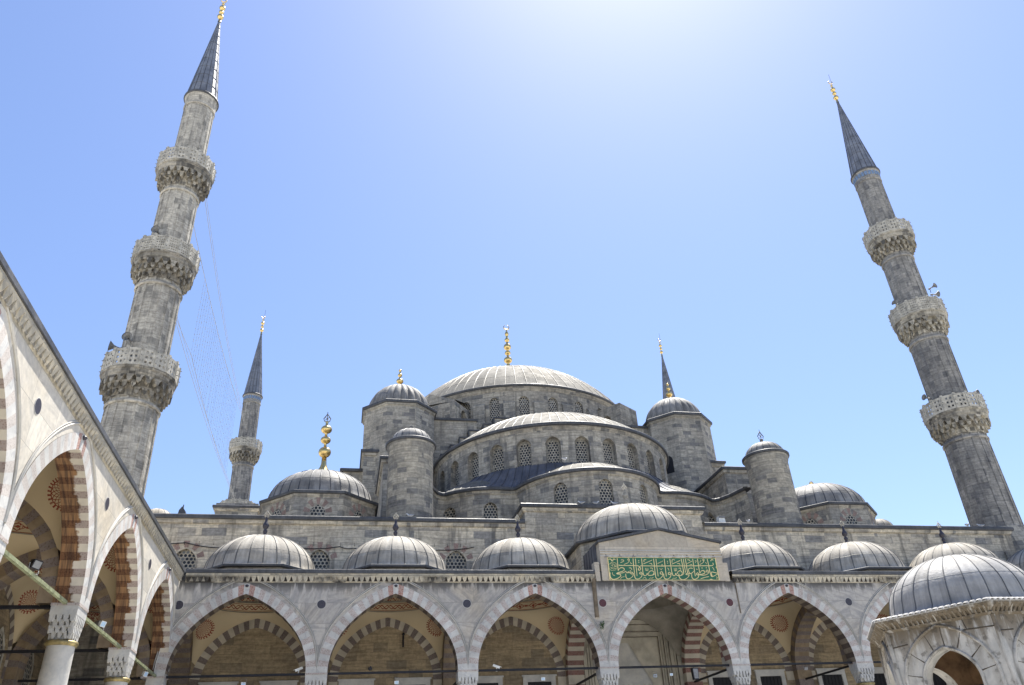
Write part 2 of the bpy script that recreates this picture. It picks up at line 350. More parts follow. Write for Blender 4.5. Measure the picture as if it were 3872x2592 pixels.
def mat_paving():
    s = NT('marble_paving'); uv = s.uv(); P = s.pos()
    r, f = s.brick(uv, 1.4, 0.8, 0.008); b = s.ramp(r, [(0, (0.46, 0.45, 0.42)), (0.5, (0.53, 0.51, 0.46)), (1, (0.41, 0.405, 0.39))])
    b = mul(s, b, s.smooth(s.noise(P, 1.1, 5), 0.3, 0.7, 0.85, 1.08)); b = s.mix(s.math('MULTIPLY', f, 0.6), b, (0.15, 0.145, 0.13))
    s.bump(s.math('MULTIPLY', f, -1.0), 0.3, 0.01)
    return s.done(b, 0.6)
M['paving'] = mat_paving()
def mat_fountain(name, lowdirt):
    """white marble, brown run-off under the eave and along the joints"""
    s = NT(name); uv = s.uv(); P = s.pos(); zz = s.xyz(P)[2]
    n1 = s.noise(P, 2.2, 6, 0.65, 0.6)
    base = s.mix(s.smooth(n1, 0.32, 0.7), (0.52, 0.50, 0.455), (0.36, 0.355, 0.335))
    st = s.noise(s.mapv(uv, (5.0, 0.8, 1)), 1.0, 5, 0.62); up = s.smooth(zz, 3.9, 4.9)
    msk = s.math('MULTIPLY', s.smooth(s.math('ADD', st, s.math('MULTIPLY', up, 0.14)), 0.44, 0.64), s.math('ADD', s.math('MULTIPLY', up, 0.75), 0.25))
    base = s.mix(s.math('MULTIPLY', msk, 0.9), base, (0.115, 0.085, 0.048))
    bl = s.noise(P, 4.0, 4, 0.6); base = s.mix(s.math('MULTIPLY', s.smooth(bl, 0.54, 0.66), lowdirt), base, (0.05, 0.042, 0.034))
    s.bump(s.math('ADD', n1, s.math('MULTIPLY', s.noise(P, 16, 4), 0.4)), 0.45, 0.02)
    return s.done(base, 0.8, 0, 0.25)
M['ftn'] = mat_fountain('fountain_marble', 0.55)
M['ftn_in'] = mat_plain('brown_fountain_ceiling', (0.14, 0.085, 0.045), 0.9, 0, 0.5, 3)
M['joint'] = mat_plain('dark_joint', (0.075, 0.062, 0.048), 0.9, 0, 0.4, 10)

# ---------------------------------------------------------------- mesh builder
class MB:
    def __init__(s): s.v = []; s.f = []; s.uv = []; s.mt = []; s.sm = []; s.mats = []
    def mi(s, k):
        if k not in s.mats: s.mats.append(k)
        return s.mats.index(k)
    def face(s, pts, mat, uv=None, smooth=False):
        i0 = len(s.v); s.v += [tuple(p) for p in pts]
        s.f.append(list(range(i0, i0 + len(pts)))); s.uv.append(uv or s.boxuv(pts)); s.mt.append(s.mi(mat)); s.sm.append(smooth)
    def boxuv(s, pts):
        a = Vector(pts[0]); n = Vector((0, 0, 0))
        for i in range(1, len(pts) - 1): n += (Vector(pts[i]) - a).cross(Vector(pts[i + 1]) - a)
        if n.length < 1e-12: return [(0, 0)] * len(pts)
        n.normalize()
        if abs(n.z) > 0.8: return [(p[0], p[1]) for p in pts]
        t = Vector((-n.y, n.x, 0)).normalized()
        return [(p[0] * t.x + p[1] * t.y, p[2]) for p in pts]
    def grid(s, P, mat, UV=None, smooth=True, closed=False):
        nu, nv = len(P), len(P[0]); i0 = len(s.v); k = s.mi(mat)
        for r in P: s.v += [tuple(p) for p in r]
        for i in range(nu if closed else nu - 1):
            for j in range(nv - 1):
                i2 = (i + 1) % nu
                s.f.append([i0 + i * nv + j, i0 + i2 * nv + j, i0 + i2 * nv + j + 1, i0 + i * nv + j + 1])
                if UV:
                    if i2 == 0: du = 2 * UV[nu - 1][j][0] - UV[nu - 2][j][0], 2 * UV[nu - 1][j + 1][0] - UV[nu - 2][j + 1][0]
                    else: du = UV[i2][j][0], UV[i2][j + 1][0]
                    s.uv.append([UV[i][j], (du[0], UV[i2][j][1]), (du[1], UV[i2][j + 1][1]), UV[i][j + 1]])
                else: s.uv.append(s.boxuv([s.v[q] for q in s.f[-1]]))
                s.mt.append(k); s.sm.append(smooth)
    def lathe(s, prof, n, c, mat, a0=0.0, a1=None, smooth=True, uref=None, phase=0.0, lobes=0, amp=0.0):
        full = a1 is None; A1 = a0 + 2 * pi if full else a1; cnt = n if full else n + 1
        ur = uref or max(p[0] for p in prof); P = []; UV = []
        L = [0.0]
        for i in range(1, len(prof)): L.append(L[-1] + math.hypot(prof[i][0] - prof[i - 1][0], prof[i][1] - prof[i - 1][1]))
        for i in range(cnt):
            a = a0 + (A1 - a0) * i / n + phase
            k = 1.0
            if lobes: k = 1 - amp + amp * abs(math.sin(lobes * a / 2)) ** 0.7
            P.append([(c[0] + r * k * math.cos(a), c[1] + r * k * math.sin(a), c[2] + z) for r, z in prof])
            UV.append([((a - phase) * ur, (c[2] + prof[0][1] + L[j])) for j in range(len(prof))])
        s.grid(P, mat, UV, smooth, full)
    def box(s, x0, y0, z0, x1, y1, z1, mat, skip=''):
        p = [(x0, y0, z0), (x1, y0, z0), (x1, y1, z0), (x0, y1, z0), (x0, y0, z1), (x1, y0, z1), (x1, y1, z1), (x0, y1, z1)]
        for nm, q in (('b', (3, 2, 1, 0)), ('t', (4, 5, 6, 7)), ('f', (0, 1, 5, 4)), ('r', (1, 2, 6, 5)), ('k', (2, 3, 7, 6)), ('l', (3, 0, 4, 7))):
            if nm not in skip: s.face([p[i] for i in q], mat)
    def obox(s, c, ax, hs, mat, uvs=False):
        ax = [Vector(a) for a in ax]; c = Vector(c)
        def q(i, j, k): return c + ax[0] * hs[0] * i + ax[1] * hs[1] * j + ax[2] * hs[2] * k
        for f in (((-1, -1, -1), (-1, 1, -1), (1, 1, -1), (1, -1, -1)), ((-1, -1, 1), (1, -1, 1), (1, 1, 1), (-1, 1, 1)),
                  ((-1, -1, -1), (1, -1, -1), (1, -1, 1), (-1, -1, 1)), ((1, -1, -1), (1, 1, -1), (1, 1, 1), (1, -1, 1)),
                  ((1, 1, -1), (-1, 1, -1), (-1, 1, 1), (1, 1, 1)), ((-1, 1, -1), (-1, -1, -1), (-1, -1, 1), (-1, 1, 1))):
            s.face([q(*t) for t in f], mat)
    def prism(s, poly, vec, mat, cap=True):
        """polygon (3D points) pushed along vec"""
        n = len(poly); b = [tuple(Vector(p) + Vector(vec)) for p in poly]
        if cap: s.face(poly, mat); s.face(b[::-1], mat)
        for i in range(n): j = (i + 1) % n; s.face([poly[i], b[i], b[j], poly[j]], mat)
    def tube(s, pts, r, mat, n=6, close=False, smooth=True):
        pts = [Vector(p) for p in pts]; P = []
        up = Vector((0, 0, 1))
        m_ = len(pts)
        for i, p in enumerate(pts):
            if close: t = pts[(i + 1) % m_] - pts[i - 1]
            else: t = pts[min(i + 1, m_ - 1)] - pts[max(i - 1, 0)]
            t.normalize(); a = t.cross(up)
            if a.length < 1e-3: a = t.cross(Vector((1, 0, 0)))
            a.normalize(); b = t.cross(a)
            rr = r[i] if isinstance(r, (list, tuple)) else r
            P.append([p + (a * math.cos(2 * pi * k / n) + b * math.sin(2 * pi * k / n)) * rr for k in range(n + 1)])
        s.grid(P, mat, None, smooth, close)
    def sweep(s, line, prof, mat, closed=False, smooth=False):
        """line: 2D points, outward on its right-hand side; prof: (outward offset, z)"""
        n = len(line); P = []; UV = []; L = 0
        for i, p in enumerate(line):
            a = Vector(line[(i - 1) % n]) if (closed or i > 0) else None
            b = Vector(line[(i + 1) % n]) if (closed or i < n - 1) else None
            p = Vector(p); ns = []
            if a is not None: d = (p - a).normalized(); ns.append(Vector((d.y, -d.x))); L += (p - a).length if i else 0
            if b is not None: d = (b - p).normalized(); ns.append(Vector((d.y, -d.x)))
            nn = sum(ns, Vector((0, 0)))
            nn.normalize(); k = 1.0 / max(0.45, nn.dot(ns[0]))
            P.append([(p.x + nn.x * d_ * k, p.y + nn.y * d_ * k, z) for d_, z in prof])
            UV.append([(L, z) for d_, z in prof])
        s.grid(P, mat, UV, smooth, closed)
    def build(s, name, parent=None, off=None):
        me = bpy.data.meshes.new(name)
        o_ = Vector(off) if off is not None else (OFF.get(parent.name, Vector((0, 0, 0))) if parent else Vector((0, 0, 0)))
        me.from_pydata([tuple(Vector(v) - o_) for v in s.v], [], s.f)
        ul = me.uv_layers.new(name='UVMap')
        flat = [c for fu in s.uv for q in fu for c in (q[0], q[1])]
        ul.data.foreach_set('uv', flat)
        for k in s.mats: me.materials.append(M[k])
        me.polygons.foreach_set('material_index', s.mt); me.polygons.foreach_set('use_smooth', s.sm)
        me.update()
        o = bpy.data.objects.new(name, me); sc.collection.objects.link(o)
        if parent: o.parent = parent
        if parent is None and off is not None: o.location = o_
        OFF[o.name] = o_
        return o
OFF = {}
def thing(name, label, cat, loc=(0, 0, 0), group=None):
    o = bpy.data.objects.new(name, None); sc.collection.objects.link(o); o.location = loc
    o.empty_display_size = 0.5
    o['label'] = label; o['category'] = cat
    if group: o['group'] = group
    OFF[o.name] = Vector(loc)
    return o
def tag(o, label, cat, group=None):
    o['label'] = label; o['category'] = cat
    if group: o['group'] = group
    return o
def copy_tree(o, parent=None):
    c = o.copy(); sc.collection.objects.link(c); OFF[c.name] = OFF.get(o.name, Vector((0, 0, 0)))
    if parent: c.parent = parent
    for ch in list(o.children): copy_tree(ch, c)
    return c

# ---------------------------------------------------------------- arches
def arch_half(hw, rise, th=R(40)):
    if rise <= hw * 1.02: rise = hw * 1.02
    den = 2 * hw - 2 * rise * math.sin(th)
    D = (rise * rise - hw * hw) / den if den > 1e-6 else 2.0
    R2 = hw + D; C = (-D * math.cos(th), -D * math.sin(th))
    a_end = math.atan2(rise - C[1], -C[0])
    L1 = hw * th; L2 = R2 * (a_end - th)
    def at(t):
        q = t * (L1 + L2)
        if q <= L1: a = q / hw; return (hw * math.cos(a), hw * math.sin(a))
        a = th + (q - L1) / R2
        return (C[0] + R2 * math.cos(a), C[1] + R2 * math.sin(a))
    return at
def arch_pts(hw, rise, zsp, n):
    """left spring over the crown to right spring; n even"""
    at = arch_half(hw, rise); h = n // 2
    Rr = [at(i / h) for i in range(h + 1)]
    L = [(-x, zsp + z) for x, z in Rr]; Rg = [(x, zsp + z) for x, z in reversed(Rr)][1:]
    return L + Rg
def arch_ring(mb, f, hw, rise, hw2, rise2, zsp, n, depth, fm, sm=None, proud=0.0, sub=2, st=0.0):
    """n voussoirs between intrados and extrados; fm(i) front material, sm(i) soffit material"""
    A = arch_pts(hw, rise, zsp, n * sub if (n * sub) % 2 == 0 else n * sub + 1); B = arch_pts(hw2, rise2, zsp, len(A) - 1)
    if st: A = [(-hw, zsp - st)] + A + [(hw, zsp - st)]; B = [(-hw2, zsp - st)] + B + [(hw2, zsp - st)]
    Ls = 0.0
    for i in range(len(A) - 1):
        k = (i + (1 if st else 0)) // sub
        a, b, c, d = A[i], A[i + 1], B[i + 1], B[i]; l = math.hypot(b[0] - a[0], b[1] - a[1])
        if fm: mb.face([f(a[0], a[1], -proud), f(b[0], b[1], -proud), f(c[0], c[1], -proud), f(d[0], d[1], -proud)], fm(k), [(Ls, 0), (Ls + l, 0), (Ls + l, .5), (Ls, .5)])
        if sm:
            nd = 3
            for j in range(nd):
                d0 = -proud + (depth + proud) * j / nd; d1 = -proud + (depth + proud) * (j + 1) / nd
                mb.face([f(a[0], a[1], d0), f(a[0], a[1], d1), f(b[0], b[1], d1), f(b[0], b[1], d0)], sm(k), [(d0, Ls), (d1, Ls), (d1, Ls + l), (d0, Ls + l)])
        Ls += l
def wall_over_arch(mb, f, x0, x1, z0, ztop, hw2, rise2, zsp, mat, n=40, uo=0.0, d=0.0, nz=1):
    B = arch_pts(hw2, rise2, zsp, n)
    def q(pts): mb.face([f(x, z, d) for x, z in pts], mat, [(x + uo, z) for x, z in pts])
    if -hw2 - x0 > 1e-3: q([(x0, z0), (-hw2, z0), (-hw2, ztop), (x0, ztop)])
    if x1 - hw2 > 1e-3: q([(hw2, z0), (x1, z0), (x1, ztop), (hw2, ztop)])
    for i in range(n): q([B[i], B[i + 1], (B[i + 1][0], ztop), (B[i][0], ztop)])
def wall_window(mb, f, x0, x1, z0, z1, cx, hw, zs, zsp, rise, mat, depth=0.3, dx=0.5, rmat=None, n=12, hole=True):
    """wall strip with one arched opening; returns the grille outline"""
    def seg(a, b, c, d):
        k = max(1, int(math.ceil((b - a) / dx)))
        for i in range(k):
            u = a + (b - a) * i / k; v = a + (b - a) * (i + 1) / k
            mb.face([f(u, c, 0), f(v, c, 0), f(v, d, 0), f(u, d, 0)], mat, [(u, c), (v, c), (v, d), (u, d)])
    seg(x0, cx - hw, z0, z1); seg(cx + hw, x1, z0, z1)
    if zs > z0: seg(cx - hw, cx + hw, z0, zs)
    A = [(cx + x, z) for x, z in arch_pts(hw, rise, zsp, n)]
    for i in range(n):
        a, b = A[i], A[i + 1]
        mb.face([f(a[0], a[1], 0), f(b[0], b[1], 0), f(b[0], z1, 0), f(a[0], z1, 0)], mat, [a, b, (b[0], z1), (a[0], z1)])
    rim = [(cx - hw, zs)] + A + [(cx + hw, zs)]; rm = rmat or mat
    for i in range(len(rim)):
        a, b = rim[i], rim[(i + 1) % len(rim)]
        mb.face([f(a[0], a[1], 0), f(a[0], a[1], depth), f(b[0], b[1], depth), f(b[0], b[1], 0)], rm)
    return A
def grille(f, A, cx, zs, depth, mat='grille', frame=0.0):
    g = MB(); n = len(A) - 1
    for i in range(n):
        a, b = A[i], A[i + 1]
        pts = [(a[0], zs), (b[0], zs), b, a]
        g.face([f(x, z, depth - 0.003) for x, z in pts], mat, [(x - cx, z - zs) for x, z in pts])
    return g

# ---------------------------------------------------------------- domes and finials
def cap_prof(Rr, h, z0, n=14):
    Rs = (Rr * Rr + h * h) / (2 * h); a1 = math.asin(min(1, Rr / Rs)); 
    if h > Rr: a1 = pi - a1
    return [(Rs * math.sin(a1 * (1 - i / n)), z0 + h - Rs + Rs * math.cos(a1 * (1 - i / n))) for i in range(n + 1)]
def ell_prof(Rr, h, z0, n=14):
    return [(Rr * math.cos(pi / 2 * i / n), z0 + h * math.sin(pi / 2 * i / n)) for i in range(n + 1)]
def dome_mesh(mb, c, prof, nrib, mat, seam='seam', rr=0.035, laps=(), seg=None, a0=0.0, a1=None, uref=None, jit=0.0):
    prof = [(max(r, 0.001), z) for r, z in prof]
    n = seg or max(48, nrib * 2)
    mb.lathe(prof, n, c, mat, a0, a1, True, uref)
    full = a1 is None; A1 = a0 + 2 * pi if full else a1
    for k in range(nrib if full else nrib + 1):
        a = a0 + (A1 - a0) * k / nrib + random.uniform(-jit, jit)
        pts = [(c[0] + r * math.cos(a), c[1] + r * math.sin(a), c[2] + z) for r, z in prof if r > 0.12 * prof[0][0]]
        mb.tube(pts, rr, seam, 5)
    for t in laps:                                  # horizontal lap joints, staggered sheet by sheet
        j = min(int(t * (len(prof) - 1)), len(prof) - 2); fr = t * (len(prof) - 1) - j
        for k in range(nrib):
            f2 = min(max(fr + random.uniform(-0.12, 0.12), 0), 1)
            r = prof[j][0] * (1 - f2) + prof[j + 1][0] * f2; z = prof[j][1] * (1 - f2) + prof[j + 1][1] * f2
            b0 = a0 + (A1 - a0) * k / nrib; b1 = a0 + (A1 - a0) * (k + 1) / nrib
            mb.tube([(c[0] + r * math.cos(b0 + (b1 - b0) * q), c[1] + r * math.sin(b0 + (b1 - b0) * q), c[2] + z) for q in (0, .5, 1)], rr * 0.38, seam, 4)
def bead_prof(beads, z0, neck):
    """beads: (centre height, radius, half height)"""
    pr = []
    for zc, r, hh in beads:
        for i in range(9):
            a = -pi / 2 + pi * i / 8
            pr.append((max(neck, r * math.cos(a)), z0 + zc + hh * math.sin(a)))
    return pr
def crescent(mb, c, r, th, mat, gap=0.75):
    P = []
    for i in range(21):
        a = -pi / 2 + (2 * pi - gap) * (i / 20 - 0.5)
        P.append((c[0] + r * math.cos(a), c[1], c[2] + r * math.sin(a)))
    mb.tube(P, [th * (0.25 + 0.75 * math.sin(pi * i / 20)) for i in range(21)], mat, 6)

def finial_main(parent, c, mat='gold', s=1.0, H=None):
    f = MB()
    pr = [(0.75, 0), (0.55, 0.25), (0.32, 0.7), (0.24, 1.1)] + bead_prof([(1.75, 0.42, 0.34), (2.55, 0.30, 0.24), (3.25, 0.38, 0.36), (4.05, 0.25, 0.24), (4.75, 0.20, 0.26)], 0, 0.11)
    f.lathe([(r * s, z * s) for r, z in pr], 20, c, mat)
    crescent(f, (c[0], c[1], c[2] + 5.55 * s), 0.27 * s, 0.07 * s, mat)
    f.tube([(c[0], c[1], c[2] + 4.9 * s), (c[0], c[1], c[2] + 5.3 * s)], 0.07 * s, mat)
    return f.build('finial', parent)
def openwork(f, c, h, wd, th, mat):
    """small pierced leaf-shaped tip seen face on"""
    out = [(0, 0), (wd * .35, h * .12), (wd * .5, h * .4), (wd * .22, h * .72), (0, h), (-wd * .22, h * .72), (-wd * .5, h * .4), (-wd * .35, h * .12)]
    f.tube([(c[0] + x, c[1], c[2] + z) for x, z in out], th, mat, 5, True)
    f.tube([(c[0], c[1], c[2]), (c[0], c[1], c[2] + h * 1.2)], th * .7, mat, 4)
    f.tube([(c[0] - wd * .3, c[1], c[2] + h * .25), (c[0] + wd * .3, c[1], c[2] + h * .6)], th * .6, mat, 4)
    f.tube([(c[0] + wd * .3, c[1], c[2] + h * .25), (c[0] - wd * .3, c[1], c[2] + h * .6)], th * .6, mat, 4)

# ================================================================ ground
g = MB(); S_ = 2500
g.face([(-S_, -S_, 0), (S_, -S_, 0), (S_, S_, 0), (-S_, S_, 0)], 'paving')
gr = g.build('ground'); gr['kind'] = 'structure'; gr['label'] = 'marble paving of the mosque courtyard'; gr['category'] = 'ground'

# ================================================================ shared porch pieces
BAY, HW, RISE, ZS, TH, DP = 6.5, 2.8, 3.28, 7.0, 0.45, 0.68
ZV, RV = 7.45, 3.02                                  # stilted springing and rise of the inner arches
ZC = 10.80                                           # underside of the cornice
NV = 41
def fm_front(i):
    c = NV // 2
    if i == c: return 'v_white'
    if abs(i - c) == 1: return 'v_red'
    return 'v_white' if (i - c) % 2 == 0 else 'v_breccia'
def fm_left(i):
    c = NV // 2
    if abs(i - c) == 1: return 'v_red'
    return 'v_white' if (i - c) % 2 == 0 else 'v_grey'
def make_arch(parent, f, sm, fm):
    a = MB()
    arch_ring(a, f, HW, RISE, HW + TH - 0.005, RISE + TH, ZS, NV, DP, fm, sm, 0.012)
    # inner face of the ring, seen from inside the porch
    arch_ring(a, lambda x, z, d: f(x, z, DP + d), HW, RISE, HW + TH, RISE + TH, ZS, NV, 0, lambda i: 's_dark' if i % 2 else 's_white')
    # double moulding round the extrados
    for off, r_ in ((0.035, 0.028), (0.10, 0.018)):
        B = arch_pts(HW + TH + off - 0.06, RISE + TH + off, ZS + 0.25, 44)
        a.tube([f(x, z, -0.015) for x, z in B], r_, 'marble_plain', 5)
    # keystone boss
    p = Vector(f(0, ZS + RISE + 0.34, -0.03)); q = Vector(f(0, ZS + RISE + 0.34, -0.09)); dv = (q - p)
    a.lathe([(0.0, 0.06), (0.05, 0.05), (0.085, 0.0), (0.05, -0.05), (0.0, -0.06)], 10, tuple(p), 'serpentine')
    return a.build('arch', parent)
def cornice(parent, line, teeth=True, lead=True):
    c = MB()
    c.sweep(line, [(0.0, ZC - 0.03), (0.02, ZC), (0.035, ZC + 0.02), (0.05, ZC + 0.05), (0.06, ZC + 0.20), (0.11, ZC + 0.26), (0.13, ZC + 0.28), (0.13, ZC + 0.345)], 'cornice')
    if teeth:
        for i in range(len(line) - 1):
            a = Vector(line[i]); b = Vector(line[i + 1]); d = (b - a); L = d.length; d.normalize(); nn = Vector((d.y, -d.x))
            k = int(L / 0.245)
            for j in range(k):
                s0 = (j + 0.5) * L / k; p = a + d * s0
                def q(u, o, z): return (p.x + d.x * u + nn.x * o, p.y + d.y * u + nn.y * o, ZC + z)
                # pendant between two pointed niches
                poly = [q(-0.065, 0.05, 0.0), q(-0.03, 0.05, -0.015), q(0.03, 0.05, -0.015), q(0.065, 0.05, 0.0), q(0.115, 0.05, 0.23), q(-0.115, 0.05, 0.23)]
                top = [q(-0.035, 0.065, 0.015), q(-0.02, 0.066, 0.0), q(0.02, 0.066, 0.0), q(0.035, 0.065, 0.015), q(0.122, 0.15, 0.25), q(-0.122, 0.15, 0.25)]
                n = len(poly)
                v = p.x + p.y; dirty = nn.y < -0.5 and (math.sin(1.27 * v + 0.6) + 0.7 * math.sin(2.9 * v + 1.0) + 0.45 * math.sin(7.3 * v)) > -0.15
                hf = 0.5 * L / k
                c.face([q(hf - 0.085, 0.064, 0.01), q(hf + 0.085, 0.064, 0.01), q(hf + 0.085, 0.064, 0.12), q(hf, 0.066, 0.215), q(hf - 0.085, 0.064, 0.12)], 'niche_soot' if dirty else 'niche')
                c.face(top, 'cornice')
                for t in range(n): c.face([poly[t], poly[(t + 1) % n], top[(t + 1) % n], top[t]], 'cornice')
    o = c.build('cornice', parent)
    if lead:
        l = MB()
        l.sweep(line, [(0.10, ZC + 0.345), (0.165, ZC + 0.35), (0.175, ZC + 0.365), (0.175, ZC + 0.50), (0.155, ZC + 0.53), (0.0, ZC + 0.56), (-0.9, ZC + 0.60)], 'lead_dark')
        l.build('roof_edge', parent)
    return o
M['niche'] = mat_plain('shaded_niche', (0.26, 0.235, 0.19), 0.9, 0, 0.4, 5)  # cornice stone darkened to stand for the shade inside the niches
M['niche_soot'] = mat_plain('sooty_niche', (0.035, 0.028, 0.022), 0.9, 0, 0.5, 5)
M['cornice'] = mat_marble('dirty_cornice_marble', False, (0.92, 0.87, 0.74))
_s = M['cornice']                                    # blackened patches on the porch cornice
def blacken(mat):
    t = mat.node_tree; b = [n for n in t.nodes if n.type == 'BSDF_PRINCIPLED'][0]
    src = b.inputs['Base Color'].links[0].from_socket
    geo = t.nodes.new('ShaderNodeNewGeometry'); mp = t.nodes.new('ShaderNodeMapping'); mp.inputs['Scale'].default_value = (0.62, 1.7, 0.6)
    t.links.new(geo.outputs['Position'], mp.inputs[0])
    nz = t.nodes.new('ShaderNodeTexNoise'); nz.inputs['Scale'].default_value = 1.0; nz.inputs['Detail'].default_value = 6; t.links.new(mp.outputs[0], nz.inputs['Vector'])
    mr = t.nodes.new('ShaderNodeMapRange'); mr.interpolation_type = 'SMOOTHSTEP'; mr.inputs[1].default_value = 0.47; mr.inputs[2].default_value = 0.60
    t.links.new(nz.outputs[0], mr.inputs[0])
    sp = t.nodes.new('ShaderNodeSeparateXYZ'); t.links.new(geo.outputs['Position'], sp.inputs[0])
    y = t.nodes.new('ShaderNodeMapRange'); y.inputs[1].default_value = -1.2; y.inputs[2].default_value = -0.4; t.links.new(sp.outputs[1], y.inputs[0])
    zr = t.nodes.new('ShaderNodeMapRange'); zr.inputs[1].default_value = 11.08; zr.inputs[2].default_value = 10.98; t.links.new(sp.outputs[2], zr.inputs[0])
    mm = t.nodes.new('ShaderNodeMath'); mm.operation = 'MULTIPLY'; t.links.new(mr.outputs[0], mm.inputs[0]); t.links.new(y.outputs[0], mm.inputs[1])
    mm2 = t.nodes.new('ShaderNodeMath'); mm2.operation = 'MULTIPLY'; t.links.new(mm.outputs[0], mm2.inputs[0]); t.links.new(zr.outputs[0], mm2.inputs[1])
    mx = t.nodes.new('ShaderNodeMix'); mx.data_type = 'RGBA'; t.links.new(mm2.outputs[0], mx.inputs[0]); t.links.new(src, mx.inputs[6]); mx.inputs[7].default_value = (0.028, 0.025, 0.022, 1)
    t.links.new(mx.outputs[2], b.inputs['Base Color'])
blacken(_s)

def roundel(parent, f, x, z, mat):
    r = MB(); n = 28
    ring = [f(x + 0.185 * math.cos(2 * pi * i / n), z + 0.185 * math.sin(2 * pi * i / n), -0.012) for i in range(n)]
    r.face(ring, mat)
    o2 = [f(x + 0.20 * math.cos(2 * pi * i / n), z + 0.20 * math.sin(2 * pi * i / n), -0.006) for i in range(n)]
    for i in range(n): j = (i + 1) % n; r.face([ring[i], ring[j], o2[j], o2[i]], 'v_white')
    r.build('roundel', parent)
def column(parent, x, y, along):
    """shaft, bronze collar and stalactite capital; the block on top is 0.9 m along the wall, DP deep"""
    c = MB()
    c.lathe([(0.48, 0.0), (0.48, 0.18), (0.42, 0.3), (0.40, 0.34), (0.375, 0.4), (0.37, 3.2), (0.345, 5.98)], 28, (x, y, 0), 'marble_plain', smooth=True)
    o = c.build('column', parent)
    r = MB(); r.lathe([(0.35, 5.94), (0.39, 5.96), (0.42, 6.01), (0.40, 6.06), (0.35, 6.08)], 28, (x, y, 0), 'bronze'); r.build('collar', o)
    k = MB(); A, B = 0.45, DP / 2
    def R4(a, b, z0, z1, mat):
        ax_, ay_ = (a, b) if along == 0 else (b, a); k.box(x - ax_, y - ay_, z0, x + ax_, y + ay_, z1, mat)
    R4(A, B, 6.70, 6.93, 'v_white')
    k.lathe([(0.30, 6.08), (0.26, 6.3), (0.27, 6.5), (0.30, 6.72)], 8, (x, y, 0), 'marble_plain', phase=pi / 8, smooth=False)
    for t, (a, b, z0, z1, na, nb) in enumerate(((0.445, 0.335, 6.52, 6.71, 6, 4), (0.405, 0.325, 6.38, 6.58, 5, 4), (0.365, 0.315, 6.24, 6.43, 5, 4), (0.335, 0.305, 6.10, 6.30, 4, 4))):
        ax_, ay_ = (a, b) if along == 0 else (b, a); nx_, ny_ = (na, nb) if along == 0 else (nb, na)
        for sx, sy in ((1, 0), (-1, 0), (0, 1), (0, -1)):
            half = ay_ if sx else ax_; nn = ny_ if sx else nx_; wd = 2 * half / nn; dist = ax_ if sx else ay_
            for j in range(nn):
                u = -half + wd * (j + 0.5) + (wd * 0.5 if t % 2 and j < nn - 1 else 0); tx, ty = (0, 1) if sx else (1, 0)
                bx = x + sx * (dist - 0.15) + tx * u; by = y + sy * (dist - 0.15) + ty * u; h_ = wd * 0.29
                q = lambda uu, z: (bx + tx * uu, by + ty * uu, z)
                k.prism([q(-h_, z0 + 0.06), q(-h_ * 0.5, z0), q(h_ * 0.5, z0), q(h_, z0 + 0.06), q(h_ * 1.5, z1), q(-h_ * 1.5, z1)], (sx * 0.15, sy * 0.15, 0), 'v_white' if t % 2 == 0 else 'marble_plain')
        R4(a - 0.13, b - 0.13, z0 + 0.02, z1, 'marble_plain')
    k.build('capital', o)
    return o
_hcache = {}
def arch_height(s, hw, rise):
    key = (hw, rise)
    if key not in _hcache: _hcache[key] = [(x, z) for x, z in arch_pts(hw, rise, 0, 80)]
    A = _hcache[key]; s = max(-hw, min(hw, s))
    for i in range(len(A) - 1):
        if A[i][0] <= s <= A[i + 1][0]:
            d = A[i + 1][0] - A[i][0]
            return A[i][1] + (A[i + 1][1] - A[i][1]) * ((s - A[i][0]) / d if d > 1e-9 else 0)
    return 0.0
